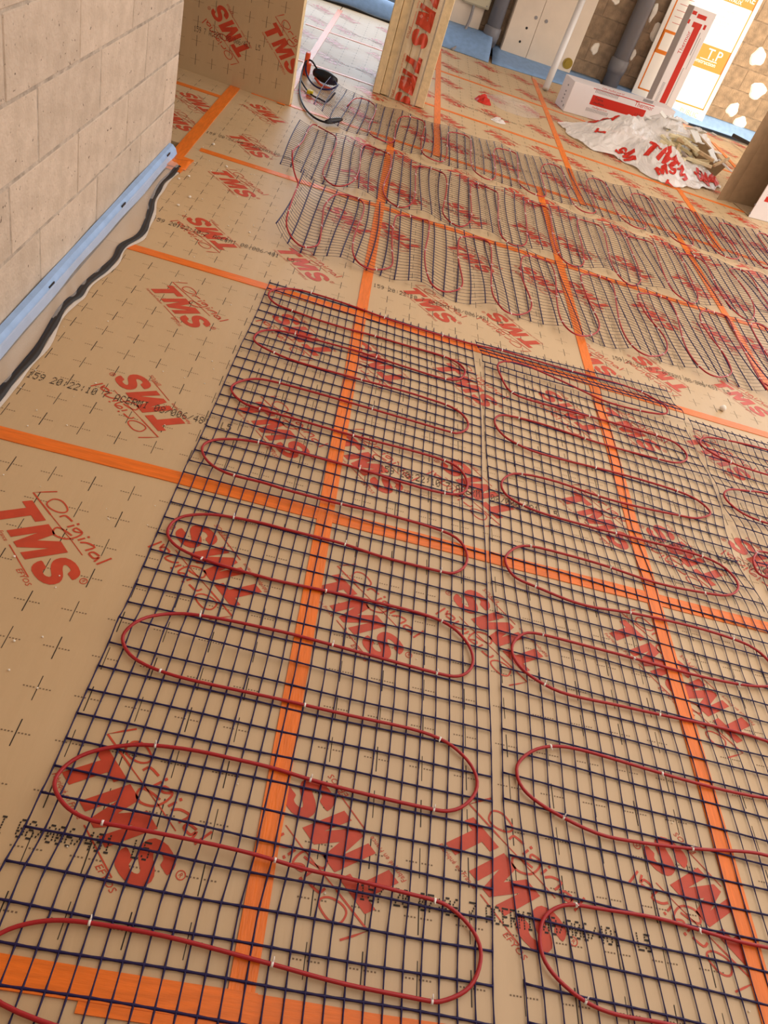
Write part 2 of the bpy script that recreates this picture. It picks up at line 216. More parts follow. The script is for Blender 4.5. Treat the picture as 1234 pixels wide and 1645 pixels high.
# ------------------------------------------------------------------ measured plan of the floor (metres)
DATA = {"cable_1":[[0.835,-1.367],[0.645,-1.355],[0.513,-1.34],[0.432,-1.319],[0.397,-1.291],[0.393,-1.266],[0.414,-1.235],[0.446,-1.217],[0.484,-1.205],[0.536,-1.2],[0.635,-1.2],[0.717,-1.205],[0.826,-1.215],[0.852,-1.217],[0.951,-1.227],[1.025,-1.23],[1.116,-1.232],[1.138,-1.231],[1.176,-1.215],[1.202,-1.192],[1.216,-1.157],[1.215,-1.129],[1.196,-1.1],[1.162,-1.077],[1.13,-1.068],[1.062,-1.065],[0.971,-1.059],[0.871,-1.058],[0.794,-1.049],[0.66,-1.045],[0.559,-1.045],[0.507,-1.045],[0.477,-1.043],[0.444,-1.033],[0.422,-1.016],[0.406,-0.995],[0.402,-0.97],[0.417,-0.937],[0.45,-0.909],[0.502,-0.886],[0.55,-0.875],[0.634,-0.868],[0.705,-0.87],[0.781,-0.871],[0.865,-0.881],[0.948,-0.886],[1.046,-0.89],[1.129,-0.891],[1.151,-0.889],[1.182,-0.877],[1.212,-0.845],[1.223,-0.809],[1.209,-0.772],[1.176,-0.743],[1.139,-0.725],[1.068,-0.715],[0.941,-0.716],[0.827,-0.714],[0.734,-0.713],[0.574,-0.714],[0.516,-0.708],[0.479,-0.7],[0.445,-0.685],[0.422,-0.659],[0.418,-0.638],[0.434,-0.61],[0.461,-0.576],[0.508,-0.551],[0.558,-0.541],[0.634,-0.536],[0.701,-0.535],[0.772,-0.534],[0.869,-0.539],[0.999,-0.545],[1.135,-0.552],[1.183,-0.547],[1.211,-0.523],[1.223,-0.488],[1.213,-0.445],[1.181,-0.407],[1.142,-0.387],[1.078,-0.377],[0.977,-0.376],[0.835,-0.378],[0.711,-0.384],[0.673,-0.382],[0.601,-0.38],[0.521,-0.371],[0.466,-0.357],[0.433,-0.333],[0.42,-0.303],[0.429,-0.261],[0.46,-0.233],[0.51,-0.212],[0.564,-0.204],[0.639,-0.198],[0.69,-0.2],[0.779,-0.2],[0.868,-0.199],[0.949,-0.211],[1.035,-0.213],[1.144,-0.212],[1.173,-0.207],[1.204,-0.178],[1.218,-0.129],[1.199,-0.073],[1.146,-0.047],[1.028,-0.04],[0.918,-0.04],[0.842,-0.047],[0.75,-0.051],[0.664,-0.053],[0.61,-0.047],[0.531,-0.055],[0.481,-0.039],[0.444,-0.004],[0.421,0.043],[0.441,0.085],[0.496,0.115],[0.567,0.131],[0.672,0.134],[0.783,0.132],[0.874,0.134],[1.021,0.122],[1.154,0.121],[1.211,0.149],[1.227,0.201],[1.205,0.262],[1.155,0.289],[1.018,0.293],[0.84,0.288],[0.706,0.292],[0.531,0.295],[0.49,0.303],[0.455,0.329],[0.435,0.369],[0.459,0.415],[0.501,0.452],[0.569,0.464],[0.739,0.465],[0.879,0.461],[1.155,0.456],[1.193,0.458],[1.227,0.492],[1.238,0.538],[1.211,0.591],[1.156,0.616],[1.083,0.619],[1.005,0.622],[0.85,0.614],[0.618,0.611],[0.532,0.625],[0.469,0.648],[0.447,0.689],[0.458,0.747],[0.506,0.784],[0.575,0.797],[0.7,0.8],[0.805,0.804],[0.876,0.797],[1.04,0.788],[1.156,0.783],[1.215,0.818],[1.234,0.881],[1.217,0.919],[1.157,0.952],[0.993,0.947],[0.865,0.952],[0.792,0.944],[0.668,0.944],[0.538,0.96],[0.484,0.966],[0.452,0.996],[0.439,1.028],[0.453,1.071],[0.5,1.122],[0.583,1.144],[0.775,1.135],[0.89,1.115],[1.075,1.11],[1.266,1.111],[1.378,1.134]],"cable_2":[[1.377,1.129],[1.418,1.133],[1.725,1.133],[1.891,1.145],[2.033,1.134],[2.09,1.07],[2.108,1.009],[2.09,0.982],[1.983,0.963],[1.834,0.957],[1.743,0.979],[1.598,1.01],[1.467,1.04],[1.362,1.003],[1.383,0.92],[1.413,0.817],[1.542,0.811],[1.722,0.814],[2.042,0.815],[2.109,0.79],[2.136,0.744],[2.116,0.694],[2.064,0.656],[1.997,0.652],[1.838,0.646],[1.697,0.65],[1.536,0.668],[1.433,0.664],[1.367,0.652],[1.339,0.615],[1.338,0.567],[1.367,0.515],[1.415,0.493],[1.49,0.473],[1.716,0.484],[1.883,0.488],[2.031,0.481],[2.1,0.458],[2.133,0.412],[2.126,0.385],[2.06,0.345],[2.004,0.34],[1.847,0.322],[1.688,0.318],[1.551,0.338],[1.41,0.329],[1.362,0.293],[1.338,0.242],[1.356,0.191],[1.41,0.166],[1.48,0.15],[1.625,0.147],[1.718,0.148],[1.869,0.152],[2.037,0.151],[2.109,0.122],[2.131,0.063],[2.111,0.018],[2.065,-0.014],[1.996,-0.024],[1.825,-0.038],[1.675,-0.018],[1.524,-0.013],[1.413,-0.013],[1.361,-0.045],[1.33,-0.094],[1.337,-0.135],[1.36,-0.166],[1.413,-0.177],[1.515,-0.201],[1.602,-0.203],[1.697,-0.188],[1.891,-0.18],[2.036,-0.194],[2.095,-0.211],[2.132,-0.246],[2.139,-0.284],[2.113,-0.33],[2.08,-0.345],[2.001,-0.359],[1.843,-0.363],[1.68,-0.355],[1.548,-0.353],[1.413,-0.35],[1.365,-0.362],[1.33,-0.406],[1.33,-0.452],[1.358,-0.49],[1.407,-0.514],[1.47,-0.528],[1.6,-0.522],[1.716,-0.522],[1.868,-0.517],[2.025,-0.526],[2.074,-0.555],[2.091,-0.617],[2.053,-0.673],[1.964,-0.696],[1.826,-0.699],[1.685,-0.691],[1.548,-0.679],[1.465,-0.675],[1.403,-0.683],[1.353,-0.708],[1.32,-0.743],[1.314,-0.77],[1.325,-0.804],[1.362,-0.83],[1.413,-0.851],[1.488,-0.872],[1.565,-0.873],[1.721,-0.862],[1.834,-0.846],[1.908,-0.842],[1.997,-0.862],[2.036,-0.921],[1.988,-0.992],[1.91,-1.039],[1.837,-1.041],[1.771,-1.04],[1.687,-1.031],[1.592,-1.022],[1.487,-1.026],[1.416,-1.027],[1.383,-1.036],[1.352,-1.056],[1.336,-1.087],[1.334,-1.122],[1.346,-1.149],[1.374,-1.173],[1.414,-1.194],[1.455,-1.204],[1.506,-1.207],[1.549,-1.206],[1.669,-1.211],[1.792,-1.223]],"cable_3":[[3.037,0.926],[2.552,0.942],[2.357,0.926],[2.266,0.91],[2.226,0.873],[2.213,0.807],[2.323,0.755],[2.482,0.747],[2.937,0.726],[3.03,0.669],[2.925,0.564],[2.838,0.579],[2.439,0.621],[2.356,0.596],[2.266,0.576],[2.225,0.539],[2.228,0.506],[2.262,0.461],[2.326,0.428],[2.535,0.425],[2.843,0.418],[2.94,0.335],[2.855,0.257],[2.706,0.242],[2.312,0.265],[2.262,0.242],[2.219,0.185],[2.222,0.135],[2.256,0.12],[2.473,0.109],[2.829,0.104],[2.888,0.001],[2.769,-0.082]],"ties_1":[[0.583,1.144],[0.538,0.96],[0.868,0.953],[0.89,1.115],[1.146,1.108],[1.157,0.952],[0.575,0.797],[0.876,0.797],[1.156,0.783],[0.536,0.627],[0.85,0.614],[1.156,0.616],[0.569,0.464],[0.879,0.461],[1.155,0.456],[0.531,0.295],[0.84,0.288],[1.153,0.289],[0.567,0.131],[0.874,0.134],[1.154,0.121],[0.531,-0.055],[0.842,-0.047],[1.146,-0.047],[0.563,-0.202],[0.868,-0.199],[1.144,-0.212],[0.521,-0.371],[0.835,-0.378],[1.142,-0.387],[0.558,-0.541],[0.869,-0.539],[1.135,-0.552],[0.516,-0.708],[0.827,-0.714],[1.139,-0.725],[0.55,-0.875],[0.865,-0.881],[1.129,-0.891],[0.507,-1.045],[0.811,-1.052],[1.13,-1.068],[0.536,-1.2],[0.852,-1.217],[1.12,-1.231]],"ties_2":[[1.725,1.133],[2.033,1.134],[1.983,0.963],[1.413,0.817],[1.722,0.814],[2.042,0.815],[1.997,0.652],[1.697,0.65],[1.415,0.493],[1.433,0.664],[1.716,0.484],[2.031,0.481],[2.004,0.34],[1.688,0.318],[1.41,0.329],[1.41,0.166],[1.718,0.145],[2.037,0.151],[1.996,-0.024],[1.675,-0.018],[1.413,-0.013],[1.413,-0.177],[1.697,-0.188],[2.036,-0.194],[2.001,-0.359],[1.975,-0.359],[1.68,-0.355],[1.413,-0.35],[1.407,-0.514],[1.716,-0.522],[1.685,-0.691],[1.403,-0.683],[1.413,-0.851],[1.721,-0.862],[1.687,-1.031],[1.416,-1.027],[1.414,-1.194],[1.418,1.133]],"ties_3":[[2.357,0.926],[2.323,0.755],[2.356,0.596],[2.326,0.428],[2.262,0.242]],"cable_4":[[0.318,2.242],[0.339,2.142],[0.371,2.077],[0.393,2.066],[0.393,1.926],[0.4,1.687],[0.411,1.572],[0.447,1.531],[0.5,1.515],[0.543,1.547],[0.565,1.593],[0.559,1.711],[0.542,1.93],[0.534,2.032],[0.559,2.188],[0.601,2.262],[0.667,2.282],[0.72,2.242],[0.724,2.057],[0.707,1.808],[0.71,1.616],[0.731,1.519],[0.775,1.495],[0.833,1.519],[0.888,1.574],[0.903,1.639],[0.893,1.748],[0.88,1.959],[0.886,2.149],[0.894,2.201],[0.962,2.262],[1.042,2.287],[1.068,2.282],[1.061,2.043],[1.045,1.856],[1.047,1.7],[1.058,1.588],[1.079,1.495],[1.124,1.49],[1.176,1.528],[1.227,1.596],[1.238,1.69],[1.219,1.857],[1.215,1.999],[1.222,2.134],[1.246,2.196],[1.334,2.277],[1.393,2.269],[1.404,2.16],[1.378,1.826],[1.364,1.586],[1.386,1.485],[1.414,1.436],[1.472,1.469],[1.523,1.528],[1.558,1.574],[1.577,1.653],[1.571,1.736],[1.554,1.844],[1.544,1.964],[1.561,2.155],[1.605,2.21],[1.653,2.243],[1.726,2.246],[1.74,2.215],[1.746,2.115],[1.737,1.997],[1.72,1.874],[1.697,1.642],[1.697,1.502],[1.717,1.435],[1.751,1.411],[1.81,1.464],[1.872,1.541],[1.901,1.587],[1.921,1.67],[1.913,1.767],[1.895,1.912],[1.887,2.074],[1.893,2.167],[1.932,2.21],[2.002,2.26],[2.062,2.259],[2.086,2.234],[2.085,2.158],[2.058,1.956],[2.032,1.756],[2.028,1.636],[2.034,1.522],[2.057,1.44],[2.097,1.422],[2.142,1.462],[2.231,1.555],[2.265,1.625],[2.282,1.721],[2.261,1.819],[2.235,1.884],[2.217,1.984],[2.213,2.121],[2.223,2.171],[2.261,2.197],[2.294,2.221],[2.36,2.256],[2.423,2.261],[2.434,2.212],[2.427,2.078],[2.405,1.954],[2.377,1.779],[2.367,1.635],[2.376,1.527],[2.398,1.436],[2.45,1.42],[2.532,1.505],[2.586,1.569],[2.605,1.62],[2.609,1.726],[2.596,1.828],[2.576,1.933],[2.564,2.056],[2.575,2.134],[2.602,2.2],[2.647,2.236],[2.73,2.281],[2.783,2.29],[2.791,2.232],[2.775,2.102],[2.754,1.946],[2.739,1.779],[2.726,1.603],[2.724,1.504],[2.727,1.453]],"cable_5":[[0.384,2.188],[0.359,2.242],[0.317,2.396],[0.288,2.594],[0.314,2.788],[0.31,2.995],[0.315,3.248],[0.373,3.212],[0.457,3.134],[0.483,3.075],[0.49,2.908],[0.476,2.713],[0.469,2.529],[0.481,2.44],[0.524,2.369],[0.58,2.35],[0.637,2.427],[0.655,2.634],[0.643,2.878],[0.634,3.066],[0.65,3.194],[0.717,3.174],[0.797,3.117],[0.815,3.067],[0.823,2.856],[0.803,2.632],[0.802,2.501],[0.83,2.402],[0.879,2.352],[0.924,2.346],[0.965,2.419],[0.978,2.604],[0.972,2.858],[0.974,3.022],[0.985,3.116],[1.066,3.139],[1.138,3.112],[1.157,3.044],[1.163,2.844],[1.139,2.525],[1.139,2.45],[1.17,2.38],[1.229,2.338],[1.276,2.394],[1.301,2.496],[1.306,2.658],[1.307,2.875],[1.322,3.121],[1.391,3.133],[1.471,3.1],[1.491,3.041],[1.467,2.693],[1.456,2.427],[1.484,2.344],[1.534,2.321],[1.587,2.353],[1.623,2.434],[1.644,2.74],[1.659,3.063],[1.71,3.133],[1.807,3.111],[1.825,3.027],[1.803,2.768],[1.784,2.474],[1.796,2.319],[1.87,2.293],[1.928,2.337],[1.959,2.425],[1.978,2.646],[1.997,3.068],[2.07,3.103],[2.158,3.11],[2.173,2.99],[2.148,2.734],[2.116,2.437],[2.145,2.3],[2.215,2.284],[2.276,2.356],[2.311,2.469],[2.318,2.673],[2.322,2.9],[2.335,3.068],[2.426,3.098],[2.516,3.105],[2.519,2.989],[2.479,2.654],[2.45,2.345],[2.518,2.314],[2.584,2.294],[2.644,2.394],[2.666,2.527],[2.676,2.744],[2.691,2.911],[2.694,3.064],[2.791,3.107],[2.86,3.083],[2.873,2.974],[2.838,2.664],[2.833,2.393],[2.888,2.329],[2.942,2.318],[2.999,2.403],[3.054,2.576],[3.068,2.788],[3.056,2.975],[3.042,3.077],[3.167,3.161],[3.211,3.066],[3.172,2.793],[3.163,2.632]],"cable_6":[[0.475,3.804],[0.484,3.925],[0.515,4.081],[0.588,4.132],[0.654,4.077],[0.658,3.803],[0.642,3.618],[0.651,3.395],[0.703,3.326],[0.772,3.348],[0.818,3.413],[0.813,3.637],[0.815,3.874],[0.838,4.001],[0.928,4.09],[0.999,4.119],[1.008,3.957],[0.991,3.671],[0.992,3.384],[1.032,3.286],[1.104,3.295],[1.162,3.406],[1.167,3.681],[1.174,3.941],[1.18,3.999],[1.222,4.046],[1.301,4.107],[1.347,4.059],[1.34,3.834],[1.327,3.611],[1.331,3.365],[1.368,3.269],[1.427,3.244],[1.496,3.371],[1.498,3.658],[1.507,3.933],[1.538,4.014],[1.607,4.05],[1.689,4.087],[1.679,3.848],[1.651,3.45],[1.657,3.391],[1.701,3.262],[1.774,3.252],[1.83,3.324],[1.841,3.483],[1.838,3.761],[1.876,3.994],[1.961,4.078],[2.032,4.075],[2.021,3.815],[2.01,3.546],[2.023,3.308],[2.083,3.226],[2.181,3.333],[2.194,3.51],[2.194,3.759],[2.202,3.985],[2.306,4.104],[2.377,4.098],[2.36,3.82],[2.341,3.544],[2.366,3.355],[2.421,3.255],[2.494,3.295],[2.557,3.419],[2.527,3.586],[2.539,3.973],[2.622,4.055],[2.722,4.083],[2.704,3.78],[2.697,3.482],[2.712,3.294],[2.782,3.221],[2.87,3.316],[2.896,3.493],[2.874,3.664],[2.885,3.98],[3.003,4.103],[3.085,4.122],[3.064,3.859],[3.036,3.524],[3.047,3.345],[3.114,3.267],[3.226,3.369],[3.247,3.565],[3.24,3.754],[3.253,4.029],[3.417,4.085],[3.384,3.825],[3.363,3.505],[3.383,3.373],[3.415,3.316]],"edges":{"s1L":[[0.428,1.124],[0.404,-0.057],[0.393,-0.717],[0.391,-0.916],[0.389,-1.038],[0.374,-1.14]],"s1R":[[1.267,1.137],[1.289,0.721],[1.279,0.308],[1.269,-0.354],[1.259,-0.718],[1.24,-1.208]],"s2L":[[1.314,0.967],[1.299,0.283],[1.289,-0.119],[1.294,-0.347],[1.284,-0.858],[1.298,-1.201]],"s2R":[[2.186,0.913],[2.198,0.544],[2.162,0.202],[2.204,-0.03]],"s3L":[[2.211,1.008],[2.214,0.44],[2.243,0.075]]},"logos":[["+",0.171,0.778],["-",0.231,0.197],["+",0.154,-0.431],["-",0.562,-0.365],["+",0.528,-1.017],["+",0.925,-0.427],["-",1.298,-0.358],["-",0.938,-0.986],["+",1.274,-1.009],["-",1.722,-0.957],["+",1.675,0.206],["-",1.973,0.15],["+",1.75,-0.336],["-",1.875,-0.424],["-",1.261,0.204],["+",0.602,0.223],["+",0.898,0.176],["+",1.085,1.365],["-",1.47,1.369],["-",2.174,1.375],["+",2.581,1.371],["-",0.133,1.417],["+",0.1,2.006],["+",0.065,2.564],["-",0.603,0.825],["-",0.885,0.782],["+",1.238,0.804],["-",1.661,0.826],["+",1.909,0.819],["+",0.527,1.386],["+",1.815,1.317],["-",0.053,3.195],["-",-0.31,2.99]]}
# height of the loose nets above the floor
def sn(x,y):
    return math.sin(7.3*x+1.9*y+.4)*math.sin(5.1*y-2.7*x+1.3)+.6*math.sin(13.1*x-6.7*y+2.)*math.sin(11.3*y+4.1*x+.7)
def gs(d,s): return math.exp(-(d/s)**2)
def z1(x,y):
    z=.0026+.0012*(1+sn(x,y))
    for yc,a in ((1.03,.006),(.62,.007),(.2,.006),(-.08,.012),(-.63,.016),(-1.045,.016)):
        z+=a*gs(y-yc-.02*math.sin(4*x),.035)*(.55+.45*math.cos(3.6*(x-.4)))
    return max(.004,z)
def z2(x,y):
    z=.0026+.0014*(1+sn(x+1,y))
    z+=.0052*(1+math.sin(2*math.pi*(y-.18*x)/.205+.5*math.sin(3*x)))*(.55+.45*math.sin(2.3*x+1.1))
    z+=.018*gs(y-1.03,.05)
    return max(.004,z)
def z3(x,y):
    return .004+.002*(1+sn(x+2,y))+.005*(1+math.sin(2*math.pi*y/.2+x))
def zf(x,y,row):
    y0,y1=((1.475,2.315),(2.355,3.20),(3.34,4.20))[row]
    t=min(1,max(0,(y-y0)/(y1-y0))); A=(.034,.028,.016)[row]
    p=2*math.pi*(x-.68)/.35
    h=(.5+.5*math.cos(p))**1.5; h2=(.5-.5*math.cos(p))**1.5
    z=.004+A*h*(1-t)**1.3+.016*h2*t+.002*(1+sn(x*1.3,y))
    if row==0 and x<.52: z+=.05*((.52-x)/.12)**2
    if row==1 and x<.34: z+=.02*((.34-x)/.1)
    if row==2 and x<.52: z+=.09*((.52-x)/.25)**1.5
    return z

# ------------------------------------------------------------------ lettering
_tc = {}
def text_geo(s, size=1.0):
    if s not in _tc:
        c = bpy.data.curves.new('lettering', 'FONT'); c.body = s; c.size = 1; c.resolution_u = 2
        o = bpy.data.objects.new('lettering', c); COL.objects.link(o)
        bpy.context.view_layer.update()
        me = bpy.data.meshes.new_from_object(o.evaluated_get(bpy.context.evaluated_depsgraph_get()))
        _tc[s] = ([(v.co.x, v.co.y) for v in me.vertices], [tuple(p.vertices) for p in me.polygons])
        bpy.data.objects.remove(o); bpy.data.curves.remove(c); bpy.data.meshes.remove(me)
    v, f = _tc[s]
    return [[(v[i][0]*size, v[i][1]*size) for i in q] for q in f]
def text_w(s, size): return max(p[0] for q in text_geo(s, size) for p in q)
def stroke(P, w):
    """ribbon polygons along a 2-D polyline"""
    P = [Vector((p[0], p[1])) for p in P]; out = []; L = []; R = []
    for i, p in enumerate(P):
        t = (P[min(i+1, len(P)-1)]-P[max(i-1, 0)]).normalized(); nn = Vector((-t.y, t.x))*(w/2); L.append(p+nn); R.append(p-nn)
    for i in range(len(P)-1): out.append([tuple(R[i]), tuple(R[i+1]), tuple(L[i+1]), tuple(L[i])])
    return out
def cm2(P, n=4, closed=False): return [(p.x, p.y) for p in catmull([(a, b, 0) for a, b in P], n, closed)]
def ring(c, r, w, n=14): return stroke([(c[0]+r*math.cos(2*math.pi*i/n), c[1]+r*math.sin(2*math.pi*i/n)) for i in range(n+1)], w)
LT = [(-228,82),(-222,104),(-147,104),(-152,81),(-176,81),(-190,14),(-219,14),(-204,82)]
LM = [(-152,15),(-133,104),(-97,104),(-95,60),(-70,105),(-32,104),(-52,14),(-76,14),(-61,73),(-94,14),(-113,14),(-117,72),(-129,15)]
LS = cm2([(-34,43),(-21,44),(-9,43),(-4,33),(8,31),(18,37),(16,44),(-2,50),(-18,60),(-24,73),(-19,92),(5,104),(34,102),(46,92),(49,77),(37,76),(27,76),(22,85),(13,87),(2,84),(1,78),(12,71),(30,64),(43,50),(39,29),(17,15),(-15,13),(-31,24)], 2, True)
def logo_polys(detail=True):
    out = [LT, LM, LS]
    out += stroke([(-228,168),(-238,142),(-247,117),(-160,121)], 4) + stroke([(-160,121),(-60,127),(-10,128)], 2.2)
    out += stroke(cm2([(-205,138),(-206,152),(-191,164),(-164,164),(-154,155),(-161,140),(-180,129),(-197,128)], 3, True)+[(-205,138)], 4)
    out += stroke(cm2([(-145,136),(-143,150),(-119,155)], 3), 5)+stroke([(-107,137),(-106,154)], 5)+stroke([(-106,160),(-105,166)], 6)
    out += stroke(cm2([(-77,157),(-85,147),(-93,145),(-95,154),(-76,159),(-69,146),(-69,128),(-76,114),(-93,102),(-109,104),(-115,117),(-97,128),(-77,134)], 3), 4.5)
    out += stroke([(-58,140),(-57,157)], 5)+stroke([(-57,163),(-56,168)], 6)
    out += stroke(cm2([(-49,141),(-40,155),(-21,163),(-21,140)], 3), 5)+stroke(cm2([(9,160),(-8,154),(-8,143),(10,146),(12,158),(19,142)], 3), 5)+stroke([(29,143),(27,181)], 5)
    out += stroke([(-108,3),(0,0)], 2.6)
    out += ring((62,96), 8, 2)
    def T(s, size, x, y, sx=1, sh=.25): return [[(x+(p[0]*sx+p[1]*sh), y+p[1]) for p in q] for q in text_geo(s, size)]
    if detail: out += T('R', 12, 58.5, 92, 1, 0) + T('Fabriqué en France', 14.5, -226, -2, .92) + T('EFYOS', 17, -34, -14, 1.15)
    return [[(p[0]/1000, p[1]/1000) for p in q] for q in out]
LOGO = logo_polys()
def clip(poly, x0, y0, x1, y1):
    for ax, lim, sg in ((0,x0,1),(0,x1,-1),(1,y0,1),(1,y1,-1)):
        out = []
        for i in range(len(poly)):
            a, b = poly[i-1], poly[i]; ia = (a[ax]-lim)*sg >= 0; ib = (b[ax]-lim)*sg >= 0
            if ia != ib:
                t = (lim-a[ax])/(b[ax]-a[ax]); out.append((a[0]+t*(b[0]-a[0]), a[1]+t*(b[1]-a[1])))
            if ib: out.append(b)
        poly = out
        if len(poly) < 3: return None
    return poly
def place_logo(mx, my, ang, scale=1.0):
    c, s = math.cos(ang), math.sin(ang); out = []
    for q in LOGO:
        r = []
        for u, v in q:
            u = (u+.092)*scale; v = (v-.059)*scale; r.append((mx+u*c-v*s, my+u*s+v*c))
        out.append(r)
    return out

# ------------------------------------------------------------------ floor: insulation panels laid edge to edge
floor = MB(); floor.box((-3,-3.2,-.16), (6.2,8.6,-.062)); floor = struct(floor.obj('floor', CEIL))
HX, HY = 1.0, 1.2
marks = MB()
for i in range(1, 10):
    for j in range(1, 12):
        x, y = i*.1, j*.1; w = .0011 if (i+j) % 2 else .0008
        marks.face([(x-w,y-.029,.0004),(x+w,y-.029,.0004),(x+w,y+.029,.0004),(x-w,y+.029,.0004)], 0)
        for k in range(9):
            if k == 4: continue
            a = x-.028+k*.0063; marks.face([(a,y-.0014,.0004),(a+.0035,y-.0014,.0004),(a+.0035,y+.0014,.0004),(a,y+.0014,.0004)], 1)
MARKS = marks.mesh('printed_grid', [INK, DOTINK])

D57 = {'0':'0E1113151911 0E','1':'040C040404040E','2':'0E11010204081F','3':'1F02040201110E','4':'02060A121F0202','5':'1F101E0101110E','6':'0608101E11110E','7':'1F010204080808','8':'0E11110E11110E','9':'0E11110F01020C',':':'00040400040400','/':'00010204081000','A':'0E1111111F1111','C':'0E11101010110E','E':'1F10101E10101F','R':'1E11111E141211','M':'111B1515111111','I':'0E04040404040E','L':'1010101010101F',' ':'00000000000000'}
def stamp_geo(s, h):
    """ink-jet dot lettering: one small square per dot"""
    d = h/7; out = []; x = 0
    for ch in s:
        g = D57[ch].replace(' ', '')
        for r in range(7):
            bits = int(g[2*r:2*r+2], 16)
            for c in range(5):
                if bits >> (4-c) & 1:
                    X = x+c*d*.62; Y = (6-r)*d; out.append([(X,Y),(X+d*.60,Y),(X+d*.60,Y+d*.72),(X,Y+d*.72)])
        x += d*3.95
    return out
STAMP = '159 20:22:10 7 ACERMI 08/006/481  L5'
GIVEN = DATA['logos']
def panel(x0, y0, w=HX, h=HY):
    b = MB(); b.bevbox((.001,.001,-.06), (w-.001,h-.001,0), .0006); o = b.obj('insulation_panel', FOIL, floor); o.location = (x0, y0, 0)
    if w == HX and h == HY: g = link('printed_grid', MARKS, o)
    pr = MB(); pl = []
    near = [(s, x, y) for s, x, y in GIVEN if x0 <= x < x0+w and y0 <= y < y0+h]
    allp = [(s, x, y) for s, x, y in GIVEN if x0-.25 < x < x0+w+.25 and y0-.25 < y < y0+h+.25]
    k = 0
    for i in range(3):
        for j in range(2):
            x = x0+.11+.38*i; y = y0+.30+.6*j; k += 1
            if x > x0+w or y > y0+h or (x < -.05 and y0 < 1.2 and x0 > -.3): continue
            if all((x-a)**2+(y-b2)**2 > .085 for _, a, b2 in allp): near.append(('+' if (i+j) % 2 == 0 else '-', x, y))
    for s, x, y in near: pl += place_logo(x, y, -math.pi/4 if s == '+' else 3*math.pi/4)
    for q in pl:
        q = clip(q, x0+.004, y0+.004, x0+w-.004, y0+h-.004)
        if q: pr.face([(a-x0, b2-y0, .0008) for a, b2 in q])
    sx = random.uniform(.03, .15)
    sx = {(-.2,-.1): .09, (-.2,-1.3): .21, (.8,-1.3): .185, (.8,1.1): .034, (-.2,1.1): .097, (.8,-.1): .142, (1.8,-.1): .05}.get((round(x0, 1), round(y0, 1)), sx)
    yy = {-1.3: .225, -.1: .27, 1.1: .29}.get(round(y0, 1), .27)
    for q in stamp_geo('157 20 07:06 7 ACERMI 08/006/481  L5' if abs(x0-.8)+abs(y0+1.3) < .02 else STAMP, .034):
        p = clip([(sx+a*.86, yy-.012+b2) for a, b2 in q], 0, 0, w-.004, h)
        if p: pr.face([(a, b2, .0012) for a, b2 in p], 1)
    pr.obj('printed_lettering', [PRINT, INK], o)
for c in range(-1, 6):
    for r in range(-2, 4):
        x0 = -.2+c; y0 = -1.3+r*1.2
        if c == -1 and y0 < 2.2: continue
        panel(x0, y0)
for c in range(-2, 6):
    for r in range(3): panel(.09+c*1.005, 3.5+r*1.2)
    panel(.09+c*1.005, 7.1, HX, .42)

# tape over the joints
def tape(x0, y0, x1, y1, w=.047, z=.0022, jit=.002):
    b = MB(); L = math.hypot(x1-x0, y1-y0); dx, dy = (x1-x0)/L, (y1-y0)/L; n = max(2, int(L/.12)); A = []; B = []
    for i in range(n+1):
        t = L*i/n; o1 = w/2+random.uniform(-jit, jit)*.4; o2 = w/2+random.uniform(-jit, jit)*.4; zz = z+random.uniform(0, .0006)
        A.append((x0+dx*t-dy*o1, y0+dy*t+dx*o1, zz)); B.append((x0+dx*t+dy*o2, y0+dy*t-dx*o2, zz))
    for i in range(n):
        b.face([B[i], B[i+1], A[i+1], A[i]])
        b.face([(A[i][0],A[i][1],.0003), A[i], A[i+1], (A[i+1][0],A[i+1][1],.0003)]); b.face([B[i], (B[i][0],B[i][1],.0003), (B[i+1][0],B[i+1][1],.0003), B[i+1]])
    o = b.obj('joint_tape', TAPE if abs(dy) > abs(dx) else TAPE2, floor); o['label'] = 'orange adhesive tape over a panel joint'
    return o
for x in (.803, 1.803, 2.803, 3.803): tape(x, -2.5, x, 3.52, .045, .0030)
tape(-.200, 1.98, -.205, 3.5, .062, .0034); tape(-.172, 1.93, -.155, 2.13, .075, .0046)
for x in (.088, 1.10, 2.11, 3.12, 4.13): tape(x, 3.45, x, 7.05, .048, .0030)
for y in (-.098, 1.100, 2.300): tape(-.13, y, 4.8, y, .047, .0022)
tape(-.2, -1.285, .83, -1.283, .046, .0038); tape(.775, -1.283, 2.9, -1.285, .046, .0022); tape(.56, -1.300, .83, -1.300, .045, .0030)
tape(-1.9, 3.22, -.2, 3.22, .047, .0022)
for y in (3.5, 4.66, 5.93): tape(-.1, y, 5.2, y, .040, .0022)

# ------------------------------------------------------------------ heating mats
def lerp_edge(E, y):
    E = sorted(E, key=lambda p: p[1])
    if y <= E[0][1]: return E[0][0]
    for a, b in zip(E, E[1:]):
        if y <= b[1]: return a[0]+(b[0]-a[0])*(y-a[1])/(b[1]-a[1])
    return E[-1][0]
def net(name, parent, pos, nu, nv, sub_u, sub_v, ru, rv, k=4, u0=0, v0=0, fr=.0):
    """nu x nv nodes; pos(u,v) -> Vector with u,v in node units; ru radius of strands along v, rv along u"""
    b = MB()
    for i in range(nu):
        P = []; R = []
        for j in range((nv-1)*sub_v+1):
            v = j/sub_v; P.append(pos(i, v)); R.append(ru*(1.45 if j % sub_v == 0 else 1))
        if fr: P = [pos(i, -fr*(.6+.5*random.random()))]+P; R = [ru]+R
        b.tube(P, R, k)
    for j in range(nv):
        P = []; R = []
        for i in range((nu-1)*sub_u+1):
            u = i/sub_u; P.append(pos(u, j)); R.append(rv*(1.3 if i % sub_u == 0 else 1))
        b.tube(P, R, k)
    return b.obj(name, NET, parent, True)
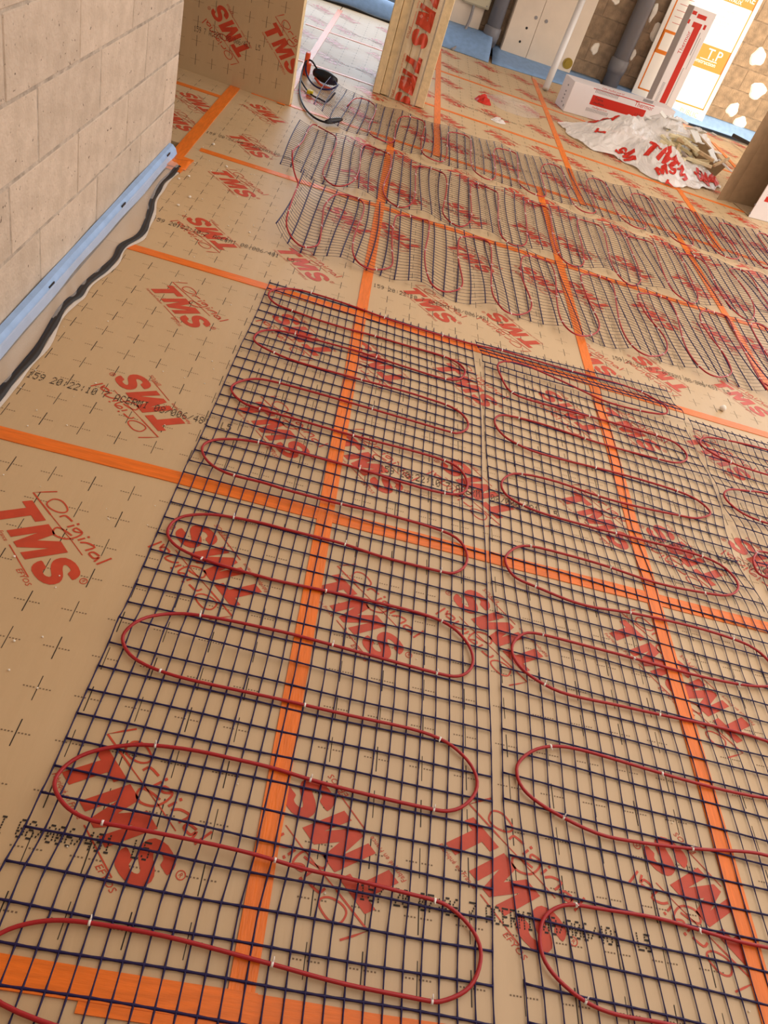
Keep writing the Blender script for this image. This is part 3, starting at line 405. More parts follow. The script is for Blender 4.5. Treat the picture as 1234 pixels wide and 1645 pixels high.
tie_b = MB(); tie_b.tube([(-.002,0,0),(.002,0,0)], .0050, 8, 0, True); tie_b.tube([(0,.002,.004),(.0005,.006,.006),(0,.009,.0085)], [.0016,.0014,.0009], 4)
TIEM = tie_b.mesh('cable_tie', [TIE], True)
def cable(parent, P2, zfun, ties=None, every=None, r=.0038, tail=None):
    P = catmull([(x, y, 0) for x, y in P2], 3)
    P = [Vector((p.x, p.y, zfun(p.x, p.y)+.0050)) for p in P]
    for _ in range(2): P = [P[0]]+[(P[i-1]+P[i]*2+P[i+1])/4 for i in range(1, len(P)-1)]+[P[-1]]
    b = MB(); b.tube(P, r, 8); b.obj('heating_cable', CABLE, parent, True)
    idx = []
    if ties:
        for tx, ty in ties: idx.append(min(range(1, len(P)-1), key=lambda i: (P[i].x-tx)**2+(P[i].y-ty)**2))
    if every:
        d = 0
        for i in range(1, len(P)-1):
            d += (P[i]-P[i-1]).length
            if d > every: d = 0; idx.append(i)
    for i in idx:
        t = P[i+1]-P[i-1]; o = link('cable_tie', TIEM, parent); o.location = P[i]; o.rotation_euler = (random.uniform(-.5,.5), 0, math.atan2(t.y, t.x))
E_ = DATA['edges']
def near_mat(name, label, eL, eR, ytopL, ytopR, ybot, zfun, cab, ties, wob):
    t = tag(empty(name), label, 'heating mat'); nv = int((ytopL-ybot)/.058)+1
    def pos(u, v):
        k = u/26; y = ytopL+(ytopR-ytopL)*k-v*.058
        x = eL(y)+(eR(y)-eL(y))*k
        x += wob*math.sin(9*y+3*k)*.5; y += .0012*math.sin(.5*u+v*1.3)+.0022*math.sin(v*.9+k*3)
        z = max(.0022, zfun(x, y))
        return Vector((x, y, z))
    net('mesh_net', t, pos, 27, nv, 2, 3, .00145, .0021, 4, fr=.55)
    cable(t, cab, zfun, ties); return t
m1 = near_mat('heating_mat', 'flat near heating mat left of centre, its whole left edge beside bare panels', lambda y: lerp_edge(E_['s1L'], y), lambda y: lerp_edge(E_['s1R'], y), 1.135, 1.125, -1.62, z1, DATA['cable_1'], DATA['ties_1'], .003)
m2 = near_mat('heating_mat', 'flat near heating mat in the middle right with a separately cut strip at its end', lambda y: lerp_edge(E_['s2L'], y), lambda y: lerp_edge(E_['s2R'], y), .965, .925, -1.62, z2, DATA['cable_2'], DATA['ties_2'], .006)
def pos2(u, v):
    k = u/26; yt = 1.135+.075*k; yb = .985+.005*k; f = v/4; y = yt+(yb-yt)*f
    x = 1.285+.02*f+(2.165-1.285)*k
    return Vector((x, y, max(.003, z2(x, y)+.004)))
net('cut_mesh_net', m2, pos2, 27, 5, 2, 3, .00145, .0021, 4, fr=.6)
m3 = near_mat('heating_mat', 'near heating mat cut off by the right edge of the picture', lambda y: lerp_edge(E_['s3L'], y), lambda y: lerp_edge(E_['s3L'], y)+.885, 1.0, .97, -.9, z3, DATA['cable_3'], DATA['ties_3'], .006)
def extend(P, xend):
    P = [tuple(p) for p in P]; x = P[-1][0]
    ys = sorted(p[1] for p in P); lo, hi = ys[2], ys[-3]
    while x < xend:
        P += [(x, lo+.12), (x+.04, lo+.02), (x+.10, lo), (x+.16, lo+.06), (x+.18, lo+.2), (x+.17, hi-.15), (x+.20, hi-.02), (x+.28, hi), (x+.345, hi-.05), (x+.36, hi-.2)]; x += .36
    return P
FAR = [(1.478, 2.305, .385, 3.3, 'wavy heating mat lying crosswise nearest the bare gap, first of the three far strips'),
       (2.355, 3.19, .25, 3.75, 'wavy heating mat lying crosswise, middle one of the three far strips'),
       (3.335, 4.165, .30, 4.15, 'wavy heating mat lying crosswise, farthest of the three, its left end curled up')]
for r, (y0, y1, xa, xb, lab) in enumerate(FAR):
    t = tag(empty('heating_mat'), lab, 'heating mat'); zz = lambda x, y, r=r: zf(x, y, r); nx = int((xb-xa)/.0585)+1; dy = (y1-y0)/25
    def pos(u, v, r=r, y0=y0, xa=xa, dy=dy):
        x = xa+u*.0585; y = y0+v*dy; x += .010*math.sin(3.1*y+2*x)+.006*math.sin(14*x+5*y); y += .010*math.sin(8.5*x+1+r)+.004*math.sin(25*x)
        if r == 0 and x < .55: y += .0
        return Vector((x, y, zf(x, y, r)))
    net('mesh_net', t, pos, nx, 26, 3, 1, .0021, .0009, 4)
    cable(t, extend(DATA['cable_%d' % (r+4)], xb-.1), zz, None, .26)

# ------------------------------------------------------------------ walls
def block_wall(name, origin, ux, length, height, mB, start=0.0, z0=.005, thick=.2, holes=(), normal_sign=-1):
    """wall with its face through origin along ux; blocks stand 3-4 mm proud of the mortar bed"""
    w = struct(empty(name, origin, math.atan2(ux[1], ux[0])))
    L, Hc = .520, .2075; me = {}
    def blk(l, h):
        key = (round(l, 2), round(h, 3))
        if key not in me:
            b = MB(); b.bevbox((0,-.0125,0), (l-.0032,.1,h-.0085), .003); me[key] = b.mesh('block', [mB])
        return me[key]
    core = MB()
    spans = []
    zc = 0; k = 0
    def free(a, b2, zl, zh):
        seg = [(a, b2)]
        for hx0, hx1, hz0, hz1 in holes:
            if zh <= hz0 or zl >= hz1: continue
            out = []
            for s, e in seg:
                if e <= hx0 or s >= hx1: out.append((s, e)); continue
                if s < hx0: out.append((s, hx0))
                if e > hx1: out.append((hx1, e))
            seg = out
        return seg
    nC = int(math.ceil(height/Hc))
    for k in range(nC):
        zl = z0+k*Hc
        off = start+(0 if k % 2 == 0 else L*.61)
        s0 = off-L*math.ceil((off+.001)/L)
        for s, e in free(0, length, zl, zl+Hc): core.box((s,-.0102,zl-(.02 if k == 0 else 0)), (e,thick,zl+Hc))
        x = s0
        while x < length:
            for s, e in free(max(0, x), min(length, x+L), zl+.01, zl+Hc-.01):
                if e-s > .05:
                    o = link('block', blk(e-s, Hc), w); o.location = (s+.0016, random.uniform(-.0012,.0012), zl+.0035); o.rotation_euler = (0, 0, random.uniform(-.002,.002))
            x += L
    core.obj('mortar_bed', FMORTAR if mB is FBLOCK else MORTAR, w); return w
# left wall: face x=-.245, running along +y up to y=2.174 ; local x = +y, local -y = +x
block_wall('wall_left', (-.245-.0125, -2.9, 0), (0, 1), 5.074, 2.55, BLOCK, start=(.615+2.9) % .520, z0=.009)
# its end face is hidden from here; the recess beyond it
struct_side = MB(); struct_side.box((-3.0,2.0,0), (-.46,2.17,2.55)); struct(struct_side.obj('wall_recess', MORTAR))
FW = lambda x: 7.48+.083*x
a_f = math.atan2(.083, 1); Lf = 8.0
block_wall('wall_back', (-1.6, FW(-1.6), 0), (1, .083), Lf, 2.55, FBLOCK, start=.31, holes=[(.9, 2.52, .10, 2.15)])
rw = MB()
for lo, hi in (((5.85,-3,0),(6.05,2.9,2.55)), ((5.85,7.3,0),(6.05,8.4,2.55)), ((5.85,2.9,2.48),(6.05,7.3,2.55)), ((5.85,2.9,0),(6.05,7.3,.05))): rw.box(lo, hi)
struct(rw.obj('wall_right', CREAM))
fw = MB(); fw.box((-.6,-3.2,-.06), (6.05,-3.0,2.55)); struct(fw.obj('wall_front', MORTAR))
cl = MB(); cl.box((-3,-3.2,2.55), (6.05,8.5,2.75)); struct(cl.obj('ceiling', CEIL))
g = MB(); g.box((-40,-40,-.5), (50,60,-.2)); struct(g.obj('ground', GROUND))

def wall_M(x, z=0, out=0): # frame on the back wall: local x along the wall, local -y towards the room
    return Matrix.Translation((x, FW(x)-.0125-out, z)) @ Matrix.Rotation(a_f, 4, 'Z')
# plaster dabs on the back wall
def dab(x, z, rx, rz, label):
    b = MB(); n = 18; ph = random.uniform(0, 6); ringv = []; inner = []
    for i in range(n):
        an = 2*math.pi*i/n; k = 1+.10*math.sin(3*an+ph)+.07*math.sin(5*an+2*ph)
        ringv.append((rx*k*math.cos(an), 0, rz*k*math.sin(an))); inner.append((rx*k*.8*math.cos(an), -.010, rz*k*.8*math.sin(an)))
    for i in range(n):
        j = (i+1) % n; b.face([ringv[i], ringv[j], inner[j], inner[i]]); b.face([inner[i], inner[j], (0,-.013,0)])
    o = b.obj('plaster_dab', PLASTER, None, False); o.matrix_world = wall_M(x, z, .0)
    return tag(o, label, 'plaster dab')
DABS = [((1218,92),.085,.085,'white plaster dab on the sunlit block wall, highest one right of the sign'),((1217,146),.095,.085,'white plaster dab on the sunlit block wall, second from the top right of the sign'),((1177,176),.070,.070,'white plaster dab on the sunlit wall, left one of the touching lower pair'),((1189,197),.080,.062,'white plaster dab on the sunlit wall, lowest one above the blue strip'),
 ((956,78),.042,.058,'white plaster dab on the shaded blocks right of the white cabinet'),((990,0),.045,.04,'pale plaster dab on the shaded blocks at the top edge of the picture'),((1050,20),.03,.09,'narrow pale plaster dab beside the top of the dark pipe'),((1056,52),.07,.085,'round pale plaster dab half behind the left edge of the orange sign'),((1017,88),.026,.055,'small plaster dab just right of the dark pipe')]
for (u, v), rx, rz, lab in DABS:
    # meet the wall plane once to find where the dab sits
    d = cx*((u-617)/1213.01)+cy*((v-822.5)/1213.01)+cz; c0 = M.translation
    tt = (7.4675+.083*c0.x-c0.y)/(d.y-.083*d.x); p = c0+d*tt; dab(p.x, p.z, rx, rz, lab)
# blue perimeter strip along the left wall
def sheet(name, rows, m, parent=None, smooth=True, thick=0):
    b = MB(); n = len(rows[0])
    for r in rows: b.v += [tuple(p) for p in r]
    for i in range(len(rows)-1):
        for j in range(n-1): a = i*n+j; b.f.append((a, a+1, a+n+1, a+n)); b.m.append(0)
    o = b.obj(name, m, parent, smooth)
    if thick:
        md = o.modifiers.new('thickness', 'SOLIDIFY'); md.thickness = thick; md.offset = 0
    return o
ps = tag(empty('perimeter_strip', (-.225, 0, 0)), 'light blue foam edge strip with a clear film skirt along the left block wall', 'edge strip')
rows = []
for i in range(60):
    y = -2.6+i*(2.14+2.6)/59; s = .003*math.sin(5*y)+.002*math.sin(13*y)
    rows.append([(-.242+.225+s*.5, y, .043+s), (-.226+.225+s, y, .041+s), (-.212+.225+s, y, .026), (-.204+.225+s, y, .004)])
sheet('foam_band', rows, mat('pale_blue_foam', (.36,.54,.86), .6, .3, .08, 20, .1, 60), ps, False, .006)
for k, y in enumerate((.62, 1.36, 2.02, -.2)):
    b = MB(); b.box((.0105,y-.022,.030), (.0135,y+.022,.038)); b.obj('printed_dash', BTAPE, ps)
BL = [(-.154,2.0),(-.160,1.85),(-.165,1.73),(-.146,1.535),(-.114,1.367),(-.099,1.201),(-.128,1.075),(-.117,.967),(-.128,.849),(-.140,.738),(-.140,.656),(-.148,.604),(-.149,.514),(-.131,.331),(-.13,.22),(-.131,.137),(-.134,.048),(-.12,-.2),(-.13,-.5),(-.12,-.9),(-.13,-1.4),(-.13,-2)]
BLc = catmull([(x, y, 0) for x, y in BL], 5); rows = []
for i, p in enumerate(BLc):
    x1 = p.x+.012; x0 = -.208; r = []
    for k in range(8):
        f = k/7; zz = .034*(1-f)**2.2+.0055*math.sin(math.pi*f)*(1+.9*math.sin(34*p.y+9*f+4*math.sin(9*p.y)))*(f<.97)+.0015
        r.append((x0+(x1-x0)*f+.225, p.y, zz+.0006))
    rows.append(r)
sheet('film_skirt', rows, FILM, ps)
rows = [[(p.x-.0125+.225, p.y, .0085), (p.x+.225, p.y, .0085), (p.x+.0105+.225+.003*math.sin(31*p.y), p.y, .0045)] for p in BLc]
sheet('black_tape_edge', rows, BTAPE, ps, True, .001)
rows = [[(p.x+.0105+.225, p.y, .0035), (p.x+.020+.225+.004*math.sin(23*p.y), p.y, .0028)] for p in BLc]
sheet('film_hem', rows, FILMW, ps)
rows = []
for i in range(9):
    f = i/8; rows.append([(-.20-.03+.11*k/5, 1.955+.115*f+.02*k/5, .0075+.003*math.sin(3*f+k)) for k in range(6)])
o = sheet('joint_tape', rows, TAPE, floor, True, .0008); o['label'] = 'orange tape patch at the wall corner'
# blue strip along the back wall
def strip_profile(x):
    yw = FW(x)-.016; front = {True: 7.04, False: 7.06+.235*(x-1.66)}[x < 1.66]
    if x > 2.6: front = 7.28+.26*(x-2.6)
    front = min(front, yw-.10); return yw, front
def back_strip(name, xs, zt, label, bulge=.0):
    rows = []
    for x in xs:
        yw, f = strip_profile(x); r = []
        for k in range(7):
            t = k/6; r.append((x, yw+(f-yw)*t, zt*(1-t)**1.2+bulge*math.sin(math.pi*min(1, t*1.0))*(1+.3*math.sin(9*x))+.004))
        rows.append(r)
    o = sheet(name, rows, BLUE, None, True, .008); return tag(o, label, 'edge strip')
lin = lambda a, b, n: [a+(b-a)*i/(n-1) for i in range(n)]
back_strip('perimeter_strip', lin(1.02, 1.62, 12), .16, 'blue foam strip bulging at the foot of the plaster pier behind the foam bundle', .055)
back_strip('perimeter_strip', lin(1.66, 2.9, 16), .085, 'blue foam strip on the floor under the white cabinet', .012)
back_strip('perimeter_strip', lin(2.95, 5.6, 20), .10, 'blue foam strip at the foot of the sunlit block wall right of the sign', .02)
rows = []
for x in lin(-.8, .98, 22):
    r = []
    for k in range(9):
        t = k/8; r.append((x, 7.62-.34*t+.03*math.sin(3*x)-.06*(x < .2)*(.2-x), .10*(1-t)+.085*math.sin(math.pi*t)*(1+.15*math.sin(7*x))+.006))
    rows.append(r)
tag(sheet('membrane_roll', rows, BLUE, None, True, .006), 'blue membrane rolled over the sill of the bright doorway', 'membrane')
b = MB(); b.tube([(x, 7.27+.02*math.sin(5*x), .012+.006*math.sin(11*x)) for x in lin(-.8, .98, 26)], .016, 6); tag(b.obj('membrane_edge', BLACK), 'black rubber edge below the blue membrane roll', 'membrane edge')
# plaster pier with electrical box and cable
b = MB(); b.bevbox((0,-.04,.0), (.47,.0,2.5), .006); pier = b.obj('trim_1', CREAM); pier.matrix_world = wall_M(1.0, 0, 0); struct(pier)
t = empty('electrical_box'); t.matrix_world = wall_M(1.22, .36, .04); tag(t, 'beige electrical junction box on the plaster pier', 'electrical box')
b = MB(); b.bevbox((0,-.06,0), (.28,0,.22), .008); b.obj('body', BEIGE, t)
b = MB(); b.bevbox((.012,-.068,.012), (.268,-.058,.208), .004); b.obj('lid', BEIGE, t)
for sx in (.03, .25):
    for sz in (.03, .19): b = MB(); b.tube([(sx,-.068,sz),(sx,-.072,sz)], .007, 8); b.obj('screw', GREY, t)
b = MB(); P = catmull([(1.345, 7.50, .375), (1.35, 7.48, .25), (1.33, 7.43, .13), (1.30, 7.22, .05), (1.25, 7.05, .014), (1.23, 7.02, .012)], 6); b.tube(P, .014, 8)
tag(b.obj('conduit_cable', GREY, None, True), 'grey cable hanging from the electrical box down to the floor', 'cable')
# pipes
def pipe(name, p0, p1, r, m, label, collar=None):
    t = empty(name, p0); tag(t, label, 'pipe'); d = Vector(p1)-Vector(p0)
    b = MB(); b.tube([d*0, d*.5, d], r, 20); b.obj('tube', m, t, True)
    if collar:
        b = MB(); b.tube([d*collar, d*(collar+.02), d*(collar+.05), d*(collar+.055)], [r*1.08, r*1.16, r*1.16, r*1.05], 20); b.obj('collar', m, t, True)
pipe('drain_pipe', (1.605, 7.50, .0), (1.605, 7.50, 2.5), .075, PVC, 'grey plastic drain pipe standing left of the white cabinet', .045)
pipe('drain_pipe', (3.005, 7.62, .0), (3.005, 7.62, 2.5), .085, PVC, 'dark grey drain pipe in shade left of the orange sign', .085)
pipe('white_tube', (2.185, 6.63, .02), (2.365, 7.46, .97), .032, WHITEP, 'white plastic tube leaning against the white cabinet', None)
# cabinet
t = empty('wall_cabinet'); t.matrix_world = wall_M(1.735, .07, 0); tag(t, 'cream two-door utility cabinet on the block wall', 'cabinet')
b = MB(); b.bevbox((0,-.10,0), (.80,0,1.9), .004); b.obj('body', CREAM, t)
for k in (0, 1):
    b = MB(); x0 = .006+.283*k; b.bevbox((x0,-.118,.006), (x0+(.28 if k == 0 else .505),-.1005,1.89), .003); d = b.obj('door', CREAM, t)
    b = MB(); hx = .245 if k == 0 else .36
    b.tube([(hx,-.118,.37),(hx,-.124,.37)], .017, 10); b.obj('latch', GREY, d)
for hx, hz in ((.19,.26),(.17,.13)): b = MB(); b.tube([(hx,-.117,hz),(hx,-.1205,hz)], .012, 10); b.obj('screw_hole', BLACK, t)
b = MB(); b.tube([(.735,-.1178,.085),(.735,-.126,.085)], .052, 18); b.tube([(.735,-.124,.085),(.735,-.132,.085)], .034, 16, 0); b.obj('brass_cap', BRASS, t)

# ------------------------------------------------------------------ upright panel and wrapped bundle
def flat(parent, name, polys, f, m, off=.0):
    b = MB()
    for q in polys: b.face([f(*p) for p in q])
    return b.obj(name, m, parent)
T = empty('upright_board', (.14, 3.478, .004), math.radians(-3.5)); T.rotation_euler = (0, math.radians(-2.6), math.radians(-3.5)); tag(T, 'brown foil-faced insulation panel standing upright beyond the left wall', 'insulation panel')
b = MB(); b.bevbox((-1.0,.0015,0), (-.001,.085,1.2), .002); b.obj('foam_core', FOAM, T)
b = MB(); b.box((-1.0,-.001,.001), (-.001,.0012,1.199)); b.obj('foil_face', FOIL, T)
pl = []
for s, x, z in (('-', -.405, .30), ('+', -.085, .29), ('+', -.40, .88), ('-', -.1, .9), ('-', -.78, .55)): pl += place_logo(x, z, -math.pi/4 if s == '+' else 3*math.pi/4)
pl = [q for q in (clip(q, -.996, .004, -.006, 1.196) for q in pl) if q]
flat(T, 'printed_lettering', pl, lambda a, c: (a, -.0016, c), PRINT)
b = MB()
for i in range(1, 10):
    for j in range(1, 12):
        x, z = -1+i*.1, j*.1
        for q in ([(x-.0011,z-.029),(x+.0011,z-.029),(x+.0011,z+.029),(x-.0011,z+.029)],): b.face([(a,-.0014,c) for a, c in q])
        for k in range(9): a = x-.028+k*.0063; b.face([(a,-.0014,z-.0012),(a+.003,-.0014,z-.0012),(a+.003,-.0014,z+.0012),(a,-.0014,z+.0012)], 1)
b.obj('printed_grid', [INK, DOTINK], T)
flat(T, 'stamped_text', [[(-.62+p[0]*.78, .265-.02+p[1]*.9) for p in q] for q in stamp_geo('159 7 ACERMI 08/006/481  L5', .034)], lambda a, c: (a, -.0019, c), INK)
# wrapped bundle of boards seen on their edges
T = empty('wrapped_board_bundle', (.600, 4.46, 0), math.radians(.6)); tag(T, 'upright bundle of cream insulation boards in clear film with red lettering', 'insulation bundle')
xw = 0
for k, w in enumerate((.058, .066, .066, .066, .066, .068)):
    b = MB(); y0 = (.0, .012, .0, .008, .004, -.006)[k]; b.bevbox((xw+.0015, y0, .002+.004*(k % 2)), (xw+w-.0015, .6+y0, 1.2), .004); b.obj('board', FOAM, T); xw += w
rows = []
for i in range(40):
    z = .004+i*1.19/39; r = []
    for k in range(22):
        f = k/21; x = .10+.235*f; y = -.016-.006*math.sin(31*f+2*z)*(1+.5*math.sin(9*z))-.004*math.sin(17*z+5*f)
        if k in (0, 21): y = .004
        r.append((x, y, z))
    rows.append(r)
sheet('wrap_film', rows, FILMC, T)
def fy(x, z): f = (x-.10)/.235; return -.0185-.006*math.sin(31*f+2*z)*(1+.5*math.sin(9*z))-.004*math.sin(17*z+5*f)
def bundle_logo(xb, zm, sc):
    bm = bmesh.new()
    for q in [LT, LM, LS] + [[(p[0]*1000, p[1]*1000) for p in q] for q in LOGO[3:] if 1000*max(p[1] for p in q) < 12]:
        vs = [bm.verts.new((xb+(p[1])*sc/1000, 0, zm-(p[0]+92)*sc/1000)) for p in q]
        try: bm.faces.new(vs)
        except ValueError: pass
    bmesh.ops.triangulate(bm, faces=bm.faces[:]); bmesh.ops.subdivide_edges(bm, edges=[e for e in bm.edges if e.calc_length() > .025], cuts=2, use_grid_fill=False); bmesh.ops.triangulate(bm, faces=bm.faces[:])
    for v in list(bm.verts):
        if v.co.z < .006: v.co.z = .006
        v.co.y = fy(v.co.x, v.co.z)
    mb = MB(); mb.bm(bm); return mb.obj('film_lettering', PRINT, T)
bundle_logo(.155, .545, 1.27); bundle_logo(.155, .14, 1.27); bundle_logo(.155, .95, 1.27)

# ------------------------------------------------------------------ cartons and sign
def boxface(parent, name, polys, y, m): return flat(parent, name, polys, lambda a, c: (a, y, c), m)
def rect(x0, z0, x1, z1): return [(x0,z0),(x1,z0),(x1,z1),(x0,z1)]
def txt(s, size, x, z, sx=1): return [[(x+p[0]*sx, z+p[1]) for p in q] for q in text_geo(s, size)]
def carton_art(T, L, Hh, y, sunlit=False):
    boxface(T, 'red_band', [rect(.22, .115, .80, .195)] if True else [], y-.0008, BOXR)
    boxface(T, 'red_edge_line', [rect(.20, Hh-.014, .48, Hh-.008), rect(.44, Hh-.012, .86, Hh-.005)], y-.0008, BOXR)
    boxface(T, 'maker_name', txt('Thermor', .056, .655, .205), y-.0009, BOXR)
    boxface(T, 'print_bars', [rect(.72, .26, .83, .282)] + [rect(.23+.0145*i, .215, .236+.0145*i, .252) for i in range(17)] + [rect(.21+.014*i, .058, .2155+.014*i, .086) for i in range(17)] + txt('PLANCHER CHAUFFANT', .018, .26, .282), y-.0009, GREY)
    boxface(T, 'fine_print', txt('Cable chauffant pour sol', .024, .28, .258) + txt('Chauffage par le sol', .020, .26, .092), y-.0009, BOXR)
    boxface(T, 'band_text', txt('Trame', .034, .25, .16) + txt('chauffante', .028, .25, .128) + txt('1 2 8', .03, .70, .13), y-.0012, INK)
T = empty('lying_carton', (2.30, 6.03, 0), math.atan2(.25, .968)); tag(T, 'white carton with a red band lying on its side by the back wall', 'carton')
Lc, Hc_, Dc = 1.10, .255, .225
b = MB(); b.bevbox((0,0,.001), (Lc,Dc,Hc_), .004); b.obj('body', BOXW, T)
carton_art(T, Lc, Hc_-.0, 0)
b = MB(); b.face([(-.0006,.03,.03),(-.0006,.05,.03),(-.0006,.05,.05),(-.0006,.03,.05)])
for z in (.05,.08,.11,.14,.19): b.face([(-.0006,.11,z),(-.0006,.085,z),(-.0006,.085,z+.012),(-.0006,.11,z+.012)])
b.obj('end_print', GREY, T)
b = MB(); b.box((.0,-.0005,Hc_-.001), (Lc,.0,Hc_+.0004)); b.obj('lid_seam', BOXW, T)
# tall carton leaning on the sign
T = empty('standing_carton', (3.365, 7.16, 0)); T.rotation_euler = (math.radians(-3), 0, math.radians(1)); tag(T, 'tall white carton with an orange-red stripe standing against the sign', 'carton')
b = MB(); b.bevbox((0,0,0), (.24,.20,1.0), .004); b.obj('body', BOXW, T)
boxface(T, 'red_stripe', [rect(.085, .09, .148, .84)], -.0008, BOXR); boxface(T, 'red_labels', [rect(.055,.84,.15,.885), rect(.0,.855,.02,.89), rect(.17,.85,.195,.89), rect(.005,.935,.05,.965), rect(.065,.92,.16,.955)], -.001, BOXR)
boxface(T, 'maker_name', [[(.075-p[1], .60+p[0]) for p in q] for q in text_geo('Thermor', .055)], -.0009, BOXR)
boxface(T, 'print_bars', [rect(.03, .15+.012*i, .06, .155+.012*i) for i in range(16)] + [rect(.16, .15+.012*i, .172, .156+.012*i) for i in range(30)] + [rect(.165, .62, .172, .82), rect(.19, .5, .194, .78)], -.0009, GREY)
# building site sign
T = empty('site_sign', (3.27, FW(3.27)-.085, 0)); T.matrix_world = Matrix.Translation((3.27, FW(3.27)-.105, 0)) @ Matrix.Rotation(a_f, 4, 'Z') @ Matrix.Rotation(math.radians(-3), 4, 'X'); tag(T, 'orange and white building site sign leaning on the back wall', 'sign')
WS, HS = .905, 1.245
b = MB(); b.bevbox((0,0,0), (WS,.012,HS), .003); b.obj('board', SIGNW, T)
hd = [rect(.045, 1.10, .86, 1.215)]; bl = [rect(.045, .50, .86, .715)]
lines = [rect(.045,.145,.060,1.215), rect(.846,.145,.860,1.215), rect(.045,.145,.86,.160)]
boxface(T, 'orange_print', hd+bl+lines, -.0008, ORANGE)
boxface(T, 'white_panel', [rect(.075, .535, .27, .69)], -.0012, SIGNW)
def rt(s, size, xr, z): return txt(s, size, xr-text_w(s, size), z)
boxface(T, 'header_text', rt('CONSTRUIRE', .083, .835, 1.155)+rt('DEMOLITION OU TRAVAUX', .050, .71, 1.112)+txt('T.P', .135, .60, .60)+[rect(.55,.585,.75,.592)]+rt('construction', .055, .75, .545), -.0013, SIGNW)
boxface(T, 'body_text', [rect(.09+.004*(k % 3), 1.06-.055*k, .09+.12+.02*(k % 2), 1.064-.055*k) for k in range(6)], -.001, BOXR)
def scrawl(x, z, n, a):
    P = [(x+i*a*.9, z+a*math.sin(i*2.3)*.8+random.uniform(-a, a)*.3) for i in range(n)]; return stroke(P, .0045)
boxface(T, 'handwriting', scrawl(.52,1.03,16,.014)+scrawl(.55,.97,14,.013)+scrawl(.50,.93,20,.013)+scrawl(.52,.90,14,.012)+scrawl(.56,.83,9,.012), -.001, mat('pencil', (.42,.36,.34)))
boxface(T, 'footer_text', txt('T', .07, .46, .06)+txt('PUBLIC', .07, .60, .06), -.001, mat('sign_ochre', (.62,.44,.10)))
# open carton at the right edge
T = empty('open_carton', (3.70, 4.55, 0), math.radians(14)); tag(T, 'open carton with brown inside standing at the right edge of the picture', 'carton')
fwd = Vector((math.cos(math.radians(14)), math.sin(math.radians(14))))
b = MB(); b.bevbox((0,0,.002), (.62,.005,.95), .0012); b.obj('front_wall', BOXW, T)
b = MB(); b.box((.001,.0052,.003), (.62,.0075,.949)); b.obj('front_lining', KRAFT, T)
b = MB(); b.bevbox((-.03,.285,.002), (.62,.292,.95), .0012); b.obj('back_wall', KRAFT, T)
b = MB(); b.bevbox((.02,.006,.002), (.62,.285,.008), .0012); b.obj('bottom', KRAFT, T)
b = MB(); b.bevbox((.612,.006,.008), (.619,.285,.95), .0012); b.obj('end_wall', KRAFT, T)
M_f = Matrix.Translation((-.03,.2885,0)) @ Matrix.Rotation(math.radians(196), 4, 'Z')
b = MB(); b.bevbox((0,-.003,.004), (.135,.003,.948), .0012, 0, M_f); b.obj('side_flap', KRAFT, T)
boxface(T, 'red_squares', [rect(.05+.06*i, .14+.05*j, .095+.06*i, .18+.05*j) for i in range(6) for j in range(3) if (i+j) % 4 != 3], -.0008, BOXR)
b = MB(); b.tube([(-.0008,.004,.10),(-.004,.004,.10)], .008, 8); b.tube([(-.0008,.004,.03),(-.004,.004,.03)], .008, 8); b.obj('staple', GREY, T)

# ------------------------------------------------------------------ open bag of offcuts
BAG = [(2.20,5.50),(2.26,5.15),(2.42,4.98),(2.62,4.98),(2.78,4.82),(2.95,4.66),(3.15,4.72),(3.40,4.92),(3.60,5.10),(3.66,5.35),(3.62,5.65),(3.50,5.95),(3.25,6.08),(2.98,6.02),(2.80,5.90),(2.60,5.82),(2.40,5.70)]
bc = Vector((2.98, 5.40)); BAGc = catmull([(x, y, 0) for x, y in BAG], 4, True)
def bag_r(an):
    best = None
    for i in range(len(BAGc)):
        a = BAGc[i-1].to_2d()-bc; b2 = BAGc[i].to_2d()-bc; d = Vector((math.cos(an), math.sin(an)))
        den = d.x*(b2-a).y-d.y*(b2-a).x
        if abs(den) < 1e-9: continue
        t = (a.x*(b2-a).y-a.y*(b2-a).x)/den; s = (a.x*d.y-a.y*d.x)/den
        if t > 0 and -1e-6 <= s <= 1+1e-6: best = t if best is None else max(best, t)
    return best or .5
def ridge(p, s): return 1-abs(noise.noise(p*s))*2
def bag_h(x, y):
    d = Vector((x, y))-bc; an = math.atan2(d.y, d.x); R = bag_r(an); f = min(1, d.length/R)
    e = (1-f**3)
    h = .045+.065*ridge(Vector((x, y, .3)), 2.6)+.085*ridge(Vector((x, y, 2.1)), 5.5)+.050*ridge(Vector((x, y, 7)), 12)+.018*ridge(Vector((x, y, 3)), 25)
    lob = .15*math.exp(-(((x-2.72)/.26)**2+((y-5.55)/.34)**2))+.07*math.exp(-(((x-2.98)/.3)**2+((y-5.0)/.15)**2))+.05*math.exp(-(((x-2.40)/.14)**2+((y-5.25)/.2)**2))
    h *= .45+.4*min(1, max(0, (x-2.45)/.6)); lob *= .85
    hole = math.exp(-(((x-3.25)/.26)**2+((y-5.42)/.28)**2))
    return max(.003, (h+lob)*e*(1-.72*hole)+.003+.010*(f > .9)*ridge(Vector((x, y, 5)), 16))
T = empty('film_bag', (0, 0, 0)); tag(T, 'torn open milky film bag with red lettering, full of offcuts', 'plastic bag')
rows = []
NA, NR = 150, 34
for i in range(NA+1):
    an = 2*math.pi*(i % NA)/NA; R = bag_r(an)*(1+.025*math.sin(17*an)); rows.append([(bc.x+R*k/NR*math.cos(an), bc.y+R*k/NR*math.sin(an), bag_h(bc.x+R*k/NR*math.cos(an), bc.y+R*k/NR*math.sin(an))) for k in range(NR+1)])
sheet('film', rows, FILMW, T, False)
bm = bmesh.new()
